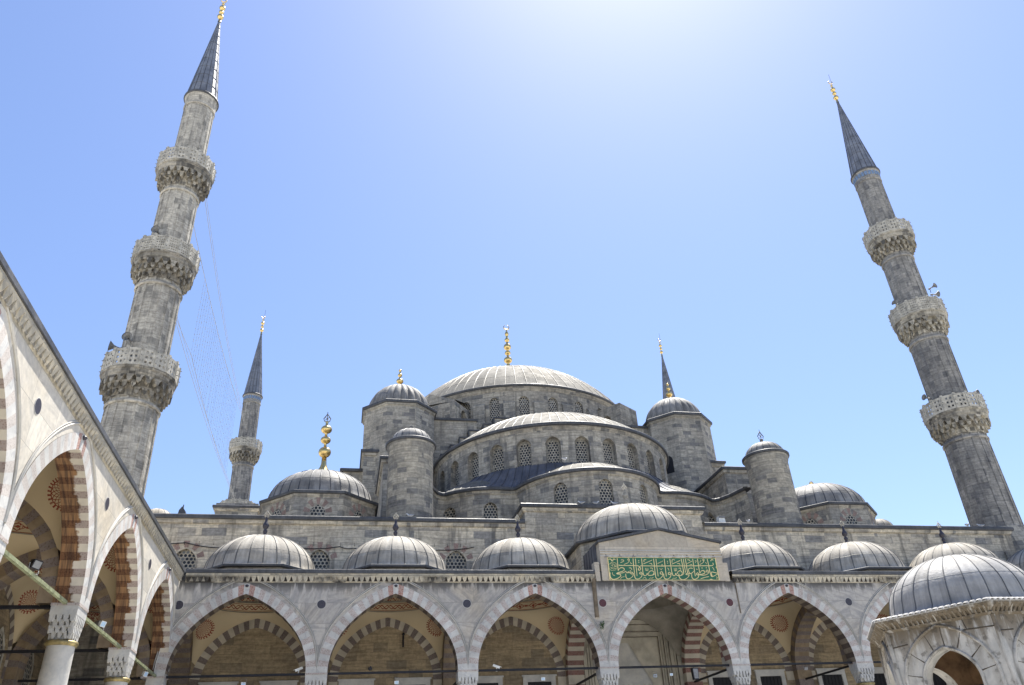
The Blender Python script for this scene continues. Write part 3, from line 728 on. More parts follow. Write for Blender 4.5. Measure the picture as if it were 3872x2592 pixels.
def vault(parent, cx, cy, ax, ay, pend='medallion', band='guilloche', plain=False, lift=0.0):
    rr, zr, RI = 2.42, 10.74 + lift, RV + lift
    p = MB(); nphi, nu = 96, 14; P = []; UV = []
    for i in range(nphi + 1):
        ph = 2 * pi * i / nphi; c, s = math.cos(ph), math.sin(ph)
        kx = ax / abs(c) if abs(c) > 1e-6 else 1e9; ky = ay / abs(s) if abs(s) > 1e-6 else 1e9; k = min(kx, ky)
        bx, by = k * c, k * s
        zb = ZV + (arch_height(by, ay, RI) if kx < ky else arch_height(bx, ax, RI))
        row = []
        for j in range(nu + 1):
            u = j / nu; a = u * pi / 2; t = 1 - math.cos(a)
            row.append((cx + bx + (rr * c - bx) * t, cy + by + (rr * s - by) * t, zb + (zr - zb) * math.sin(a)))
        P.append(row)
        # UV: metres across / along the curve, centred on the diagonal at z = 9.95
        q = int(ph / (pi / 2)) % 4; dg = (math.atan2(ay, ax), pi - math.atan2(ay, ax), pi + math.atan2(ay, ax), 2 * pi - math.atan2(ay, ax))[q]
        L = [0.0]
        for j in range(nu): L.append(L[-1] + (Vector(row[j + 1]) - Vector(row[j])).length)
        ref = None
        for j in range(nu):
            if row[j][2] <= 9.95 <= row[j + 1][2]: ref = L[j] + (L[j + 1] - L[j]) * (9.95 - row[j][2]) / (row[j + 1][2] - row[j][2] + 1e-9); break
        if ref is None: ref = -9.0
        UV.append([((ph - dg) * math.hypot(row[j][0] - cx, row[j][1] - cy), L[j] - ref) for j in range(nu + 1)])
    p.grid(P, 'plaster_grey' if plain else pend, UV, True)
    o = p.build('vault', parent)
    b = MB()
    b.lathe([(rr + 0.02, zr - 0.03), (rr - 0.03, zr - 0.03), (rr - 0.03, zr), (rr + 0.0, zr)], 64, (cx, cy, 0), 'plaster_grey', smooth=False)
    b.lathe([(rr, zr), (rr, zr + 0.44)], 96, (cx, cy, 0), 'plaster_grey' if plain else band, uref=rr)
    _fix_band_uv(b, zr)
    b.lathe([(rr, zr + 0.44), (rr - 0.05, zr + 0.46), (rr - 0.05, zr + 0.52), (rr - 0.02, zr + 0.54)], 64, (cx, cy, 0), 'plaster_grey', smooth=False)
    b.build('painted_band', o)
    d = MB()
    d.lathe([(rr - 0.02, zr + 0.54), (rr - 0.03, zr + 0.95)], 96, (cx, cy, 0), 'plaster_grey' if plain else 'palmette', uref=rr)
    _fix_band_uv(d, zr + 0.54)
    d.lathe([(x, z) for x, z in cap_prof(rr - 0.03, 1.45, zr + 0.95, 10)], 48, (cx, cy, 0), 'plaster_grey' if plain else 'plaster')
    d.build('dome_lining', o)
    return o
def _fix_band_uv(mb, z0):
    for i, fu in enumerate(mb.uv):
        if mb.mats[mb.mt[i]] in ('guilloche', 'cartouche', 'palmette'): mb.uv[i] = [(u, v - z0) if v > 5 else (u, v) for u, v in fu]
def transverse(parent, f, yc_hw, mats, pil=None):
    """arch across the porch, 0.86 m broad; f(x, z, d)"""
    t = MB(); n = 31
    def mm(i): return mats[i % 2]
    arch_ring(t, f, yc_hw - 0.42, RV - 0.42, yc_hw, RV, ZV, n, 0.86, mm, mm, st=ZV - ZS)
    arch_ring(t, lambda x, z, d: f(x, z, 0.86 + d), yc_hw - 0.42, RV - 0.42, yc_hw, RV, ZV, n, 0, mm, st=ZV - ZS)
    for sgn in ((pil,) if pil else ()):
        k = 0; z = ZS
        while z > 0.1:
            z2 = max(0.0, z - 0.33); a, b = sgn * (yc_hw - 0.42), sgn * (yc_hw + 0.02)
            mat = mats[(k + 1) % 2]
            t.face([f(a, z2, 0), f(a, z2, 0.86), f(a, z, 0.86), f(a, z, 0)], mat)
            for d in (0, 0.86): t.face([f(a, z2, d), f(b, z2, d), f(b, z, d), f(a, z, d)], mat)
            z = z2; k += 1
    return t.build('transverse_arch', parent)
def small_dome(parent, x, y, finial=True, seam_seed=0):
    d = MB()
    pr = [(2.96, 0.10), (2.84, 0.115), (2.72, 0.16), (2.64, 0.26)] + ell_prof(2.60, 1.86, 0.32, 14)[1:]
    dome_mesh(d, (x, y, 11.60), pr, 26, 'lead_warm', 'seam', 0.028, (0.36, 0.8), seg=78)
    o = d.build('dome', parent)
    b = MB()
    r8 = 1 / math.cos(pi / 8)
    b.lathe([(2.86 * r8, 11.30), (2.86 * r8, 11.58)], 8, (x, y, 0), 'stone', phase=pi / 8, smooth=False)
    b.lathe([(2.86 * r8, 11.56), (3.05 * r8, 11.57), (3.07 * r8, 11.60), (3.07 * r8, 11.67), (3.0 * r8, 11.70), (2.6 * r8, 11.73)], 8, (x, y, 0), 'lead_dark', phase=pi / 8, smooth=False)
    b.build('drum', o)
    if finial:
        f = MB()
        f.lathe([(0.26, 13.70), (0.22, 13.80), (0.11, 13.90), (0.075, 14.0), (0.10, 14.06), (0.115, 14.12), (0.08, 14.18), (0.06, 14.22), (0.13, 14.30), (0.165, 14.40), (0.13, 14.50), (0.075, 14.60), (0.055, 14.75), (0.035, 14.86)], 14, (x, y, 0), 'serpentine')
        openwork(f, (x, y, 14.84), 0.33, 0.28, 0.028, 'rail_stone')
        f.build('finial', o)
    return o
def square_ring(mb, cx, cy, ax, ay, r, z, mat):
    n = 64
    for i in range(n):
        q = []
        for a in (2 * pi * i / n, 2 * pi * (i + 1) / n):
            c, s = math.cos(a), math.sin(a); k = min(ax / max(abs(c), 1e-6), ay / max(abs(s), 1e-6)); q.append(((cx + r * c, cy + r * s, z), (cx + k * c, cy + k * s, z)))
        mb.face([q[0][0], q[0][1], q[1][1], q[1][0]], mat)

# ================================================================ portico in front of the prayer hall
por = thing('portico', 'grey veined marble portico with green inscription over its middle arch, below the great domes', 'portico', (0, 3, 0))
PY = 3.34                                            # bay centre line
fw = MB()
for k in range(-3, 4):
    fx = (lambda kk: (lambda x, z, d: (BAY * kk + x, d, z)))(k)
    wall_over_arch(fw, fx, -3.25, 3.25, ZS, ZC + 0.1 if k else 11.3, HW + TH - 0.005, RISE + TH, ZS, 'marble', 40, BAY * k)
    wall_over_arch(fw, fx, -3.25, 3.25, ZS, 11.3, HW + TH, RISE + TH, ZS, 'plaster_grey', 40, BAY * k, DP)
fw.box(22.75, 0, 0, 29.2, 0.9, 11.3, 'marble')
o_fw = fw.build('front_wall', por)
for k in range(-3, 4):
    fx = (lambda kk: (lambda x, z, d: (BAY * kk + x, d, z)))(k)
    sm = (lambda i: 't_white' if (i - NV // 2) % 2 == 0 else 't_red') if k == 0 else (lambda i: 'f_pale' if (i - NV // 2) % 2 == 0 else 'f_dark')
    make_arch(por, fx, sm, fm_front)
for i in range(-4, 4):
    x = BAY * (i + 0.5)
    roundel(o_fw, lambda xx, z, d: (xx, d, z), x + (0.55 if i == -4 else 0), 9.82, 'porphyry' if i in (-1, 0) else 'serpentine')
    if i > -4:
        column(por, x, DP / 2, 0)
pc = MB()                                            # corner pier in the angle of the two arcades
pc.box(-22.31 - DP, 0.02, 0, -22.31, DP, 7.0, 'marble_plain'); pc.build('corner_pier', por)
cornice(por, [(-22.1, 0.0), (-3.55, 0.0)]); cornice(por, [(3.6, 0.0), (29.2, 0.0)])
# flat lead roof with round openings under the domes
rf = MB()
for k in list(range(-3, 0)) + list(range(1, 5)):
    square_ring(rf, BAY * k, PY, 3.25, 2.70, 2.55, 11.36, 'lead_dark')
rf.box(-3.25, 0.3, 11.3, 3.25, 1.2, 11.38, 'lead_dark'); 
rf.build('roof', por)
bandk = {-3: 'guilloche', -2: 'guilloche', -1: 'cartouche', 1: 'cartouche', 2: 'cartouche', 3: 'guilloche'}
for k in range(-3, 4):
    if k == 0: vault(por, 0, PY, 2.8, 2.66, plain=True)
    else: vault(por, BAY * k, PY, 2.8, 2.66, 'medallion', bandk[k])
for i in range(-4, 4):
    x = BAY * (i + 0.5)
    mats = ('t_white', 't_red') if i in (-1, 0) else ('t_soot', 't_brown')
    transverse(por, (lambda xx: (lambda s, z, d: (xx - 0.43 + d, PY + s, z)))(x), 2.66, mats, 1)
for k in (-3, -2, -1, 1, 2, 3, 4): small_dome(por, BAY * k * 0.992, 3.3)
# iron tie rods
for k in range(-3, 4):
    t = MB(); t.box(BAY * k - 2.82, 0.295, 6.955, BAY * k + 2.82, 0.385, 7.045, 'iron')
    t.build('tie_rod', por)
for i in range(-4, 4):
    x = BAY * (i + 0.5); t = MB(); t.box(x - 0.045, 0.62, 6.945, x + 0.045, 5.62, 7.035, 'iron'); t.build('tie_rod', por)
for i in range(-4, 4):
    x = BAY * (i + 0.5); t = MB(); t.box(x - 0.46, -0.02, 6.93, x + 0.46, DP + 0.02, 7.0, 'v_breccia'); t.build('impost', por)
# raised middle bay
M['gable_stone'] = mat_marble('tan_gable_marble', False, (0.86, 0.80, 0.70), vn=0.35)
gb = MB()
G = [(-3.15, 10.86), (3.25, 10.86), (3.25, 12.72), (0.05, 13.36), (-3.15, 12.70)]
gb.prism([(x, -0.05, z) for x, z in G], (0, 0.5, 0), 'gable_stone')
for z, d in ((12.18, 0.07), (12.28, 0.09), (12.02, 0.065)): gb.box(-3.15, -0.05 - d + 0.03, z, 3.25, -0.045, z + 0.045, 'marble_plain')
for j in range(25):
    x = -2.85 + j * 0.235
    gb.prism([(x - 0.09, -0.05, 11.99), (x + 0.09, -0.05, 11.99), (x, -0.05, 12.13)], (0, -0.03, 0), 'marble_plain' if j % 3 else 'serpentine')
for sx in (-1, 1): gb.box(sx * 3.36 - 0.12, -0.04, 10.84, sx * 3.36 + 0.12, 0.4, 11.75, 'gable_stone')
o_g = gb.build('gable', por)
l = MB()
for (x0, z0), (x1, z1) in (((-3.22, 12.70), (0.05, 13.38)), ((0.05, 13.38), (3.33, 12.72))):
    l.prism([(x0, -0.16, z0), (x1, -0.16, z1), (x1, -0.16, z1 + 0.11), (x0, -0.16, z0 + 0.11)], (0, 1.6, 0), 'lead_dark')
l.build('coping', o_g)
for sx in (-1, 1):
    l = MB()
    l.box(sx * 3.20 - 0.05, 0.45, 11.3, sx * 3.20 + 0.05, 2.6, 12.72, 'lead_blue')
    for j in range(5): l.tube([(sx * 3.26, 0.5 + j * 0.45, 11.3), (sx * 3.26, 0.5 + j * 0.45, 12.72)], 0.03, 'lead_dark', 5)
    l.build('lead_cheek', o_g)
cdm = MB()
pr = [(3.46, 0.05), (3.36, 0.07), (3.26, 0.15), (3.2, 0.26)] + ell_prof(3.16, 2.12, 0.3, 16)[1:]
dome_mesh(cdm, (0, 3.8, 13.45), pr, 30, 'lead_warm', 'seam', 0.03, (0.40,), seg=90)
o_cd = cdm.build('dome', por); r8 = 1 / math.cos(pi / 8)
b = MB()
b.lathe([(3.36 * r8, 11.3), (3.36 * r8, 13.36)], 8, (0, 3.8, 0), 'stone', phase=pi / 8, smooth=False)
b.lathe([(3.36 * r8, 13.34), (3.55 * r8, 13.35), (3.58 * r8, 13.38), (3.58 * r8, 13.47), (3.5 * r8, 13.50), (3.1 * r8, 13.54)], 8, (0, 3.8, 0), 'lead_dark', phase=pi / 8, smooth=False)
b.build('drum', o_cd)
f = MB(); f.lathe([(0.28, 15.68), (0.2, 15.80), (0.10, 15.95), (0.08, 16.1), (0.13, 16.2), (0.10, 16.3), (0.07, 16.38), (0.15, 16.52), (0.17, 16.6), (0.1, 16.75), (0.06, 16.95)], 14, (0, 3.8, 0), 'stone_tower')
openwork(f, (0, 3.8, 16.93), 0.36, 0.30, 0.028, 'rail_stone'); f.build('finial', o_cd)
# inscription panel
sg = MB(); SX0, SX1, SZ0, SZ1 = -2.80, 2.88, 10.87, 11.98
sg.box(SX0, -0.085, SZ0, SX1, -0.052, SZ1, 'sign_green')
sign = sg.build('sign', None, (0.04, -0.07, SZ0)); tag(sign, 'green panel with gilded calligraphy above the middle arch', 'sign')
def bil(u, v): return (SX0 + (SX1 - SX0) * u, SZ1 + (SZ0 - SZ1) * v)
CN = dict(TL=(2294.4, 2109.6), BL=(2304.2, 2199.2), TR=(2701.1, 2108.7), BR=(2715.4, 2197.1))
def sgn_pt(img, x, y):
    if img == 0: X, Y = 2285 + x / 10.65, 2095 + y / 10.65
    else: X, Y = 2495 + x / 10.187, 2095 + y / 10.187
    u = 0.5; v = 0.5
    for _ in range(6):
        yt = CN['TL'][1] + (CN['TR'][1] - CN['TL'][1]) * u; yb = CN['BL'][1] + (CN['BR'][1] - CN['BL'][1]) * u; v = (Y - yt) / (yb - yt)
        xl = CN['TL'][0] + (CN['BL'][0] - CN['TL'][0]) * v; xr = CN['TR'][0] + (CN['BR'][0] - CN['TR'][0]) * v; u = (X - xl) / (xr - xl)
    return bil(u, v)
def spline(pts, k=5):
    if len(pts) < 3: return pts
    o = []; n = len(pts)
    for i in range(n - 1):
        p0, p1, p2, p3 = pts[max(i - 1, 0)], pts[i], pts[i + 1], pts[min(i + 2, n - 1)]
        for j in range(k):
            t = j / k
            o.append(tuple(0.5 * ((2 * p1[q]) + (-p0[q] + p2[q]) * t + (2 * p0[q] - 5 * p1[q] + 4 * p2[q] - p3[q]) * t * t + (-p0[q] + 3 * p1[q] - 3 * p2[q] + p3[q]) * t ** 3) for q in (0, 1)))
    o.append(pts[-1]); return o
STROKES = [  # (image, width px, points) brush strokes of the calligraphy, read off the panel
 (0, 30, [(485, 195), (505, 400), (530, 720)]), (0, 32, [(545, 480), (640, 500), (1120, 502), (1300, 508), (1360, 545), (1400, 600), (1415, 640), (1400, 680), (1350, 692), (1320, 660), (1345, 600), (1410, 515), (1480, 508), (1950, 510), (2343, 512)]),
 (0, 34, [(530, 710), (590, 620), (680, 590), (755, 630), (765, 690), (700, 740), (600, 775), (500, 810), (470, 835), (520, 855), (600, 870), (630, 905), (610, 960), (520, 1030), (400, 1072), (310, 1070), (240, 1010), (210, 900), (215, 800)]),
 (0, 30, [(490, 830), (640, 815), (750, 790), (820, 740), (850, 790), (900, 800), (925, 750), (945, 795), (985, 790), (1005, 700)]),
 (0, 26, [(645, 265), (735, 275), (730, 330), (620, 380)]), (0, 24, [(960, 270), (915, 275), (905, 235), (940, 210), (965, 250), (955, 320), (900, 390), (750, 460)]),
 (0, 30, [(1112, 205), (1125, 400), (1150, 650), (1168, 800), (1140, 840), (1060, 850), (1020, 825), (1030, 785), (1075, 775), (1110, 820), (1120, 890), (1070, 980), (960, 1050), (880, 1040), (835, 970), (825, 850)]),
 (0, 26, [(1205, 210), (1225, 450), (1250, 700), (1270, 930)]), (0, 30, [(1447, 205), (1475, 480), (1500, 760), (1530, 880), (1585, 920), (1640, 890), (1670, 820), (1690, 870), (1760, 905), (1880, 890), (1990, 830)]),
 (0, 30, [(1500, 840), (1420, 850), (1375, 830), (1380, 790), (1420, 770), (1460, 810), (1470, 880), (1430, 980), (1330, 1050), (1240, 1050), (1185, 990), (1175, 860)]),
 (0, 30, [(1715, 840), (1760, 750), (1850, 710), (1930, 750), (1940, 810), (1900, 870)]), (0, 26, [(1525, 425), (1700, 345), (1860, 265)]),
 (0, 18, [(1605, 600), (1615, 690), (1650, 710), (1660, 600)]), (0, 18, [(1660, 640), (1670, 710), (1705, 690), (1705, 600)]), (0, 36, [(1335, 285), (1335, 310)]), (0, 36, [(1340, 360), (1340, 385)]),
 (0, 30, [(1925, 205), (1950, 430), (1975, 680), (2000, 870), (2010, 970), (2060, 1045), (2130, 1050), (2220, 1000), (2290, 900), (2290, 800), (2250, 750), (2195, 770), (2190, 825), (2240, 850), (2290, 840)]),
 (0, 26, [(2020, 210), (2045, 450), (2080, 720), (2105, 940)]), (0, 24, [(2085, 410), (2300, 295)]), (0, 20, [(2165, 615), (2225, 650), (2280, 610)]), (0, 18, [(2230, 650), (2238, 690)]),
 (0, 18, [(610, 1070), (670, 985), (730, 975), (775, 950)]), (0, 18, [(1735, 1065), (1800, 1010), (1860, 1020), (1905, 995), (1890, 975)]), (0, 20, [(320, 790), (300, 830), (340, 900), (400, 920)]), (0, 18, [(1500, 1050), (1560, 990), (1620, 1020), (1625, 1085)]),
 (0, 34, [(155, 250), (230, 235), (285, 325)]), (0, 34, [(415, 250), (340, 235), (310, 325)]), (0, 26, [(960, 600), (1030, 605), (1065, 680)]), (0, 26, [(1545, 350), (1550, 250), (1630, 255)]), (0, 26, [(1765, 405), (1840, 410), (1860, 460)]), (0, 24, [(1790, 600), (1870, 600), (1880, 660)]), (0, 18, [(1010, 350), (1020, 400), (1070, 430)]),
 (0, 12, [(320, 365), (230, 395), (170, 470), (160, 550), (190, 640), (260, 705), (340, 715), (430, 680), (485, 590), (480, 490), (430, 400), (320, 365)]),
 (0, 14, [(210, 460), (260, 400), (330, 440), (370, 400)]), (0, 14, [(195, 560), (260, 590), (320, 560), (310, 500), (240, 500)]), (0, 14, [(380, 560), (390, 500), (420, 560), (440, 500), (460, 570)]), (0, 14, [(240, 640), (300, 620), (350, 660), (420, 620)]), (0, 14, [(330, 600), (400, 610), (440, 640)]), (0, 14, [(270, 480), (360, 470), (430, 450)]),
 (1, 30, [(0, 485), (400, 480), (820, 475), (1250, 470), (1600, 465), (1820, 463), (1960, 455), (2015, 410), (1995, 345)]),
 (1, 30, [(110, 195), (135, 430), (165, 700), (185, 900)]), (1, 30, [(325, 195), (355, 430), (390, 680), (425, 820), (470, 870), (520, 860), (550, 770), (575, 840), (660, 870), (780, 850), (850, 790), (855, 740), (820, 500), (790, 330), (762, 195)]),
 (1, 30, [(395, 785), (320, 825), (270, 815), (265, 760), (305, 735), (350, 775), (365, 850), (320, 950), (230, 1005), (150, 1000), (100, 930), (90, 800)]), (1, 28, [(600, 800), (640, 710), (720, 670), (790, 720), (800, 800), (750, 850)]),
 (1, 26, [(405, 410), (560, 335), (720, 260)]), (1, 26, [(848, 195), (880, 450), (910, 620), (930, 740)]), (1, 30, [(925, 195), (965, 450), (1000, 700), (1040, 780), (1120, 785), (1200, 740), (1245, 680)]), (1, 28, [(1200, 580), (1130, 560), (1060, 590), (1045, 660), (1075, 740), (1130, 790)]),
 (1, 30, [(1010, 760), (940, 800), (980, 825), (1050, 840), (1050, 890), (960, 980), (850, 1025), (760, 1015), (695, 950), (670, 860), (670, 790)]), (1, 24, [(990, 385), (1180, 280)]),
 (1, 28, [(1210, 190), (1245, 450), (1275, 680), (1305, 880)]), (1, 30, [(1395, 185), (1430, 430), (1465, 680), (1485, 760)]), (1, 30, [(1480, 770), (1540, 680), (1610, 655), (1675, 700), (1670, 760), (1580, 800), (1450, 820), (1370, 830), (1350, 790), (1385, 750), (1430, 780), (1440, 860), (1400, 950), (1300, 1005), (1230, 1000), (1175, 930), (1165, 810)]),
 (1, 28, [(1480, 825), (1600, 845), (1730, 820), (1815, 760), (1810, 670), (1760, 635), (1725, 670), (1745, 710), (1800, 715)]), (1, 34, [(1565, 540), (1575, 570)]), (1, 34, [(1730, 535), (1740, 560)]),
 (1, 24, [(1650, 250), (1605, 245), (1600, 205), (1635, 190), (1655, 230), (1630, 310), (1570, 370), (1480, 415)]), (1, 20, [(1290, 265), (1350, 280), (1300, 350)]), (1, 18, [(1475, 330), (1530, 270), (1520, 225)]),
 (1, 30, [(1780, 190), (1830, 450), (1870, 680), (1910, 830), (1960, 895), (2060, 860), (2160, 800), (2210, 775), (2120, 750), (2000, 720), (1940, 720), (1935, 790), (1960, 870)]),
 (1, 26, [(1515, 985), (1680, 930), (1830, 895)]), (1, 22, [(1975, 520), (2015, 570), (2045, 650)]), (1, 20, [(235, 560), (275, 610), (292, 670)]), (1, 18, [(488, 570), (500, 660), (535, 680), (540, 570)]), (1, 18, [(540, 610), (555, 680), (588, 660), (585, 570)]),
 (1, 34, [(232, 285), (235, 310)]), (1, 34, [(237, 355), (240, 380)]), (1, 24, [(410, 350), (420, 230), (520, 240)]), (1, 24, [(615, 380), (690, 385), (712, 430)]), (1, 24, [(660, 570), (735, 570), (740, 630)]), (1, 24, [(1005, 230), (1070, 235), (1100, 270)]), (1, 34, [(1915, 270), (1950, 210), (2015, 230)]), (1, 18, [(1345, 585), (1375, 625), (1400, 600)]),
 (1, 18, [(395, 1030), (470, 965), (530, 985), (572, 950), (550, 930)]), (1, 30, [(1870, 1010), (1930, 1005), (1980, 1025)]), (1, 26, [(2130, 480), (2120, 530), (2160, 560)]), (1, 18, [(2120, 900), (2160, 930), (2130, 985), (2180, 940)]), (1, 22, [(1090, 435), (1160, 420), (1190, 435)]), (1, 18, [(1700, 330), (1735, 350), (1740, 400)]), (1, 26, [(0, 445), (60, 440)]), (1, 22, [(0, 320), (65, 285)])]
ltr = MB()
for im, wd, pts in STROKES:
    q = [sgn_pt(im, x, y) for x, y in spline(pts)]; hw_ = wd * (1 / 10.65 if im == 0 else 1 / 10.187) * (SX1 - SX0) / 409.0 / 2 * 0.86
    n = len(q)
    for i in range(n - 1):
        a, b = Vector(q[i]), Vector(q[i + 1]); d = b - a
        if d.length < 1e-6: continue
        d.normalize()
        # broad-nib pen: thicker along one diagonal
        k0 = 0.72 + 0.42 * abs(d.x * 0.6 - d.y * 0.8)
        e = Vector((-d.y, d.x)) * hw_ * k0; x_ = d * hw_ * 0.25; z_ = -0.089 - 0.0004 * (i % 5)
        ltr.face([(p.x, z_, p.y) for p in (a - x_ - e, b + x_ - e, b + x_ + e, a - x_ + e)], 'sign_gold')
ltr.build('lettering', sign)
fr = MB(); t_ = 0.022
for x0, z0, x1, z1 in ((SX0, SZ0, SX1, SZ0 + t_), (SX0, SZ1 - t_, SX1, SZ1), (SX0, SZ0 + t_, SX0 + t_, SZ1 - t_), (SX1 - t_, SZ0 + t_, SX1, SZ1 - t_)):
    fr.box(x0 - 0.01, -0.098, z0, x1 + 0.01, -0.084, z1, 'sign_gold')
fr.build('frame', sign)
# drain pipes beside the middle bay
for x, z0, z1, rr_ in ((-3.60, 9.15, 10.95, 0.10), (3.72, 9.3, 11.0, 0.025)):
    d = MB(); d.tube([(x, -0.03, z1), (x, -0.03, z0)], rr_, 'rust', 10)
    d.lathe([(rr_ * 1.15, z1 - 0.12), (rr_ * 1.15, z1)], 10, (x, -0.03, 0), 'rust'); d.build('drain_pipe', por)

# ================================================================ arcade on the left side of the courtyard
LX = -22.31
arc = thing('arcade', 'sunlit pale marble arcade along the left side of the courtyard', 'arcade', (LX, -12, 0))
CY = [-2.66 - BAY * j for j in range(0, 6)]
lw = MB()
for cy in CY:
    fy = (lambda c: (lambda x, z, d: (LX - d, c + x, z)))(cy)
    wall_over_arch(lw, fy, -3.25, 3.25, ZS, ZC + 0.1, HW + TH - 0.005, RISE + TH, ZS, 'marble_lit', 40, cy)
    wall_over_arch(lw, fy, -3.25, 3.25, ZS, 11.3, HW + TH, RISE + TH, ZS, 'plaster_grey', 40, cy, DP)
o_lw = lw.build('front_wall', arc)
for cy in CY:
    fy = (lambda c: (lambda x, z, d: (LX - d, c + x, z)))(cy)
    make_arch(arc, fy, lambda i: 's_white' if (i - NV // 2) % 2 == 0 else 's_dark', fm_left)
    t = MB(); t.box(LX - 0.385, cy - 2.82, 6.955, LX - 0.295, cy + 2.82, 7.045, 'green_iron'); t.build('tie_rod', arc)
for j, cy in enumerate(CY):
    y = cy - BAY / 2
    roundel(o_lw, lambda xx, z, d: (LX - d, xx, z), y, 9.95, 'serpentine')
    column(arc, LX - DP / 2, y, 1)
    t = MB(); t.box(LX - DP - 0.02, y - 0.46, 6.93, LX + 0.02, y + 0.46, 7.0, 'v_breccia'); t.build('impost', arc)
    transverse(arc, (lambda yy: (lambda s, z, d: (LX - 3.34 - s, yy - 0.43 + d, z)))(y), 2.66, ('t_soot', 't_brown'), 1)
    t = MB(); t.box(LX - 5.7, y - 0.045, 6.945, LX - 0.62, y + 0.045, 7.035, 'iron'); t.build('tie_rod', arc)
transverse(arc, lambda s, z, d: (LX - 3.34 - s, 0.02 + d, z), 2.66, ('t_soot', 't_brown'), 1)
t = MB(); t.box(LX - 5.7, 0.40, 6.945, LX - 0.62, 0.49, 7.035, 'iron'); t.build('tie_rod', arc)
for j, cy in enumerate(CY[:5]):
    vault(arc, LX - 3.34, cy, 2.66, 2.8, 'medallion', 'guilloche' if j != 1 else 'cartouche')
vault(arc, LX - 3.34, PY, 2.66, 2.66, 'arabesque', 'guilloche')
cornice(arc, [(LX, CY[-1] - 3.25), (LX, -0.2)])
rf = MB()
for cy in CY: square_ring(rf, LX - 3.34, cy, 2.70, 3.25, 2.55, 11.36, 'lead_dark')
square_ring(rf, LX - 3.34, PY, 2.70, 2.7, 2.55, 11.36, 'lead_dark')
rf.box(-29.2, 0.0, 11.30, LX, 0.7, 11.37, 'lead_dark'); rf.box(-23.1, 0.65, 11.30, LX - 0.02, 6.0, 11.38, 'lead_dark')
rf.build('roof', arc)
ow = MB(); ow.box(-29.0, CY[-1] - 3.25, 0, -28.31, 6.0, 11.3, 'inner_stone'); o_ow = ow.build('outer_wall', arc)
for cy in CY + [PY]:                                  # blind arches and pierced windows on the outer wall
    fy = (lambda c: (lambda x, z, d: (-28.29 + d, c + x, z)))(cy)
    hw2 = 2.8 if cy < 0 else 2.66
    a = MB(); arch_ring(a, fy, hw2 - 0.42, RV - 0.42, hw2, RV, ZV, 33, 0, lambda i: 't_white' if i % 2 else 't_brown', st=0.45); a.build('blind_arch', arc)
    for sx in (-1.2, 1.2):
        wn = MB(); A = [(x + sx, z) for x, z in arch_pts(0.62, 0.85, 7.7, 12)]
        fr_ = [(-0.62 + sx, 5.6)] + A + [(0.62 + sx, 5.6)]
        wn.face([fy(x, z, 0.01) for x, z in fr_], 'grille', [(x - sx, z - 5.6) for x, z in fr_])
        B = [(-0.78 + sx, 5.6)] + [(x + sx, z) for x, z in arch_pts(0.78, 1.02, 7.7, 12)] + [(0.78 + sx, 5.6)]
        for i in range(len(fr_) - 1): wn.face([fy(*fr_[i], 0.03), fy(*fr_[i + 1], 0.03), fy(*B[i + 1], 0.03), fy(*B[i], 0.03)], 'rail_stone')
        wn.build('window', arc)

# ================================================================ prayer hall
hall = thing('mosque', 'great grey stone mosque with cascading lead domes rising behind the portico', 'mosque', (0, 32, 0))
WY, WZ = 6.0, 15.62
# front wall: porch side below, ashlar above, pierced windows left of the middle
fwl = MB(); flat = lambda x, z, d: (x, WY + d, z)
wins = [(-23.45, 14.05), (-16.72, 14.0), (-9.55, 14.0), (-30.2, 14.0)]
xs = [-29.0, -20.0, -13.2, -5.4]
segs = [(-29.0, -20.0, -23.45), (-20.0, -13.2, -16.72), (-13.2, -5.4, -9.4)]
gr_parts = []
for x0, x1, cx in segs:
    A = wall_window(fwl, flat, x0, x1, 11.1, WZ, cx, 0.56, 12.0, 13.38, 0.64, 'stone_wall', 0.16, 3.0)
    gr_parts.append((A, cx))
fwl.face([(5.4, WY, 11.1), (26.75, WY, 11.1), (26.75, WY, WZ), (5.4, WY, WZ)], 'stone_wall')
fwl.face([(26.75, WY, 0), (26.75, WY + 3, 0), (26.75, WY + 3, WZ), (26.75, WY, WZ)], 'stone_wall')
fwl.box(-5.40, WY - 0.02, 11.1, 5.45, 9, 16.55, 'stone_wall', 'b')
fwl.box(-29.0, WY + 1.0, 0, 29.0, 58.0, 15.3, 'stone', 'b')
fwl.face([(-29, WY, 0), (-2.95, WY, 0), (-2.95, WY, 11.1), (-29, WY, 11.1)], 'inner_stone')
fwl.face([(2.95, WY, 0), (29, WY, 0), (29, WY, 11.1), (2.95, WY, 11.1)], 'inner_stone')
fwl.face([(-2.95, WY + .9, 0), (2.95, WY + .9, 0), (2.95, WY + .9, 11.1), (-2.95, WY + .9, 11.1)], 'marble_plain')
o_fwl = fwl.build('front_wall', hall)
for A, cx in gr_parts:
    gw = grille(flat, A, cx, 12.0, 0.16); ow_ = gw.build('window', hall)
    v = MB()
    for i in range(9):                                # red and pale fan of voussoirs over the window
        a0 = R(12 + i * 156 / 9); a1 = R(12 + (i + 1) * 156 / 9)
        pts = [(cx + r * math.cos(a), WY - 0.006, 13.38 + r * math.sin(a) * 1.08) for r, a in ((0.64, a0), (0.64, a1), (0.98, a1), (0.98, a0))]
        if i % 2 == 0: v.face(pts, 'fan_red')
    v.build('relieving_arch', ow_)
cp = MB()
CPR = [(-0.02, -0.30), (0.10, -0.25), (0.14, -0.14), (0.14, -0.06)]
CPL = [(0.10, -0.06), (0.22, -0.05), (0.24, 0.0), (0.24, 0.135), (0.20, 0.18), (-1.2, 0.42)]
def coping(mb, line, z, prof=True, closed=False, mat='stone_wall'):
    if prof: mb.sweep(line, [(a, z + b) for a, b in CPR], mat, closed)
    mb.sweep(line, [(a, z + b) for a, b in CPL], 'lead_dark', closed)
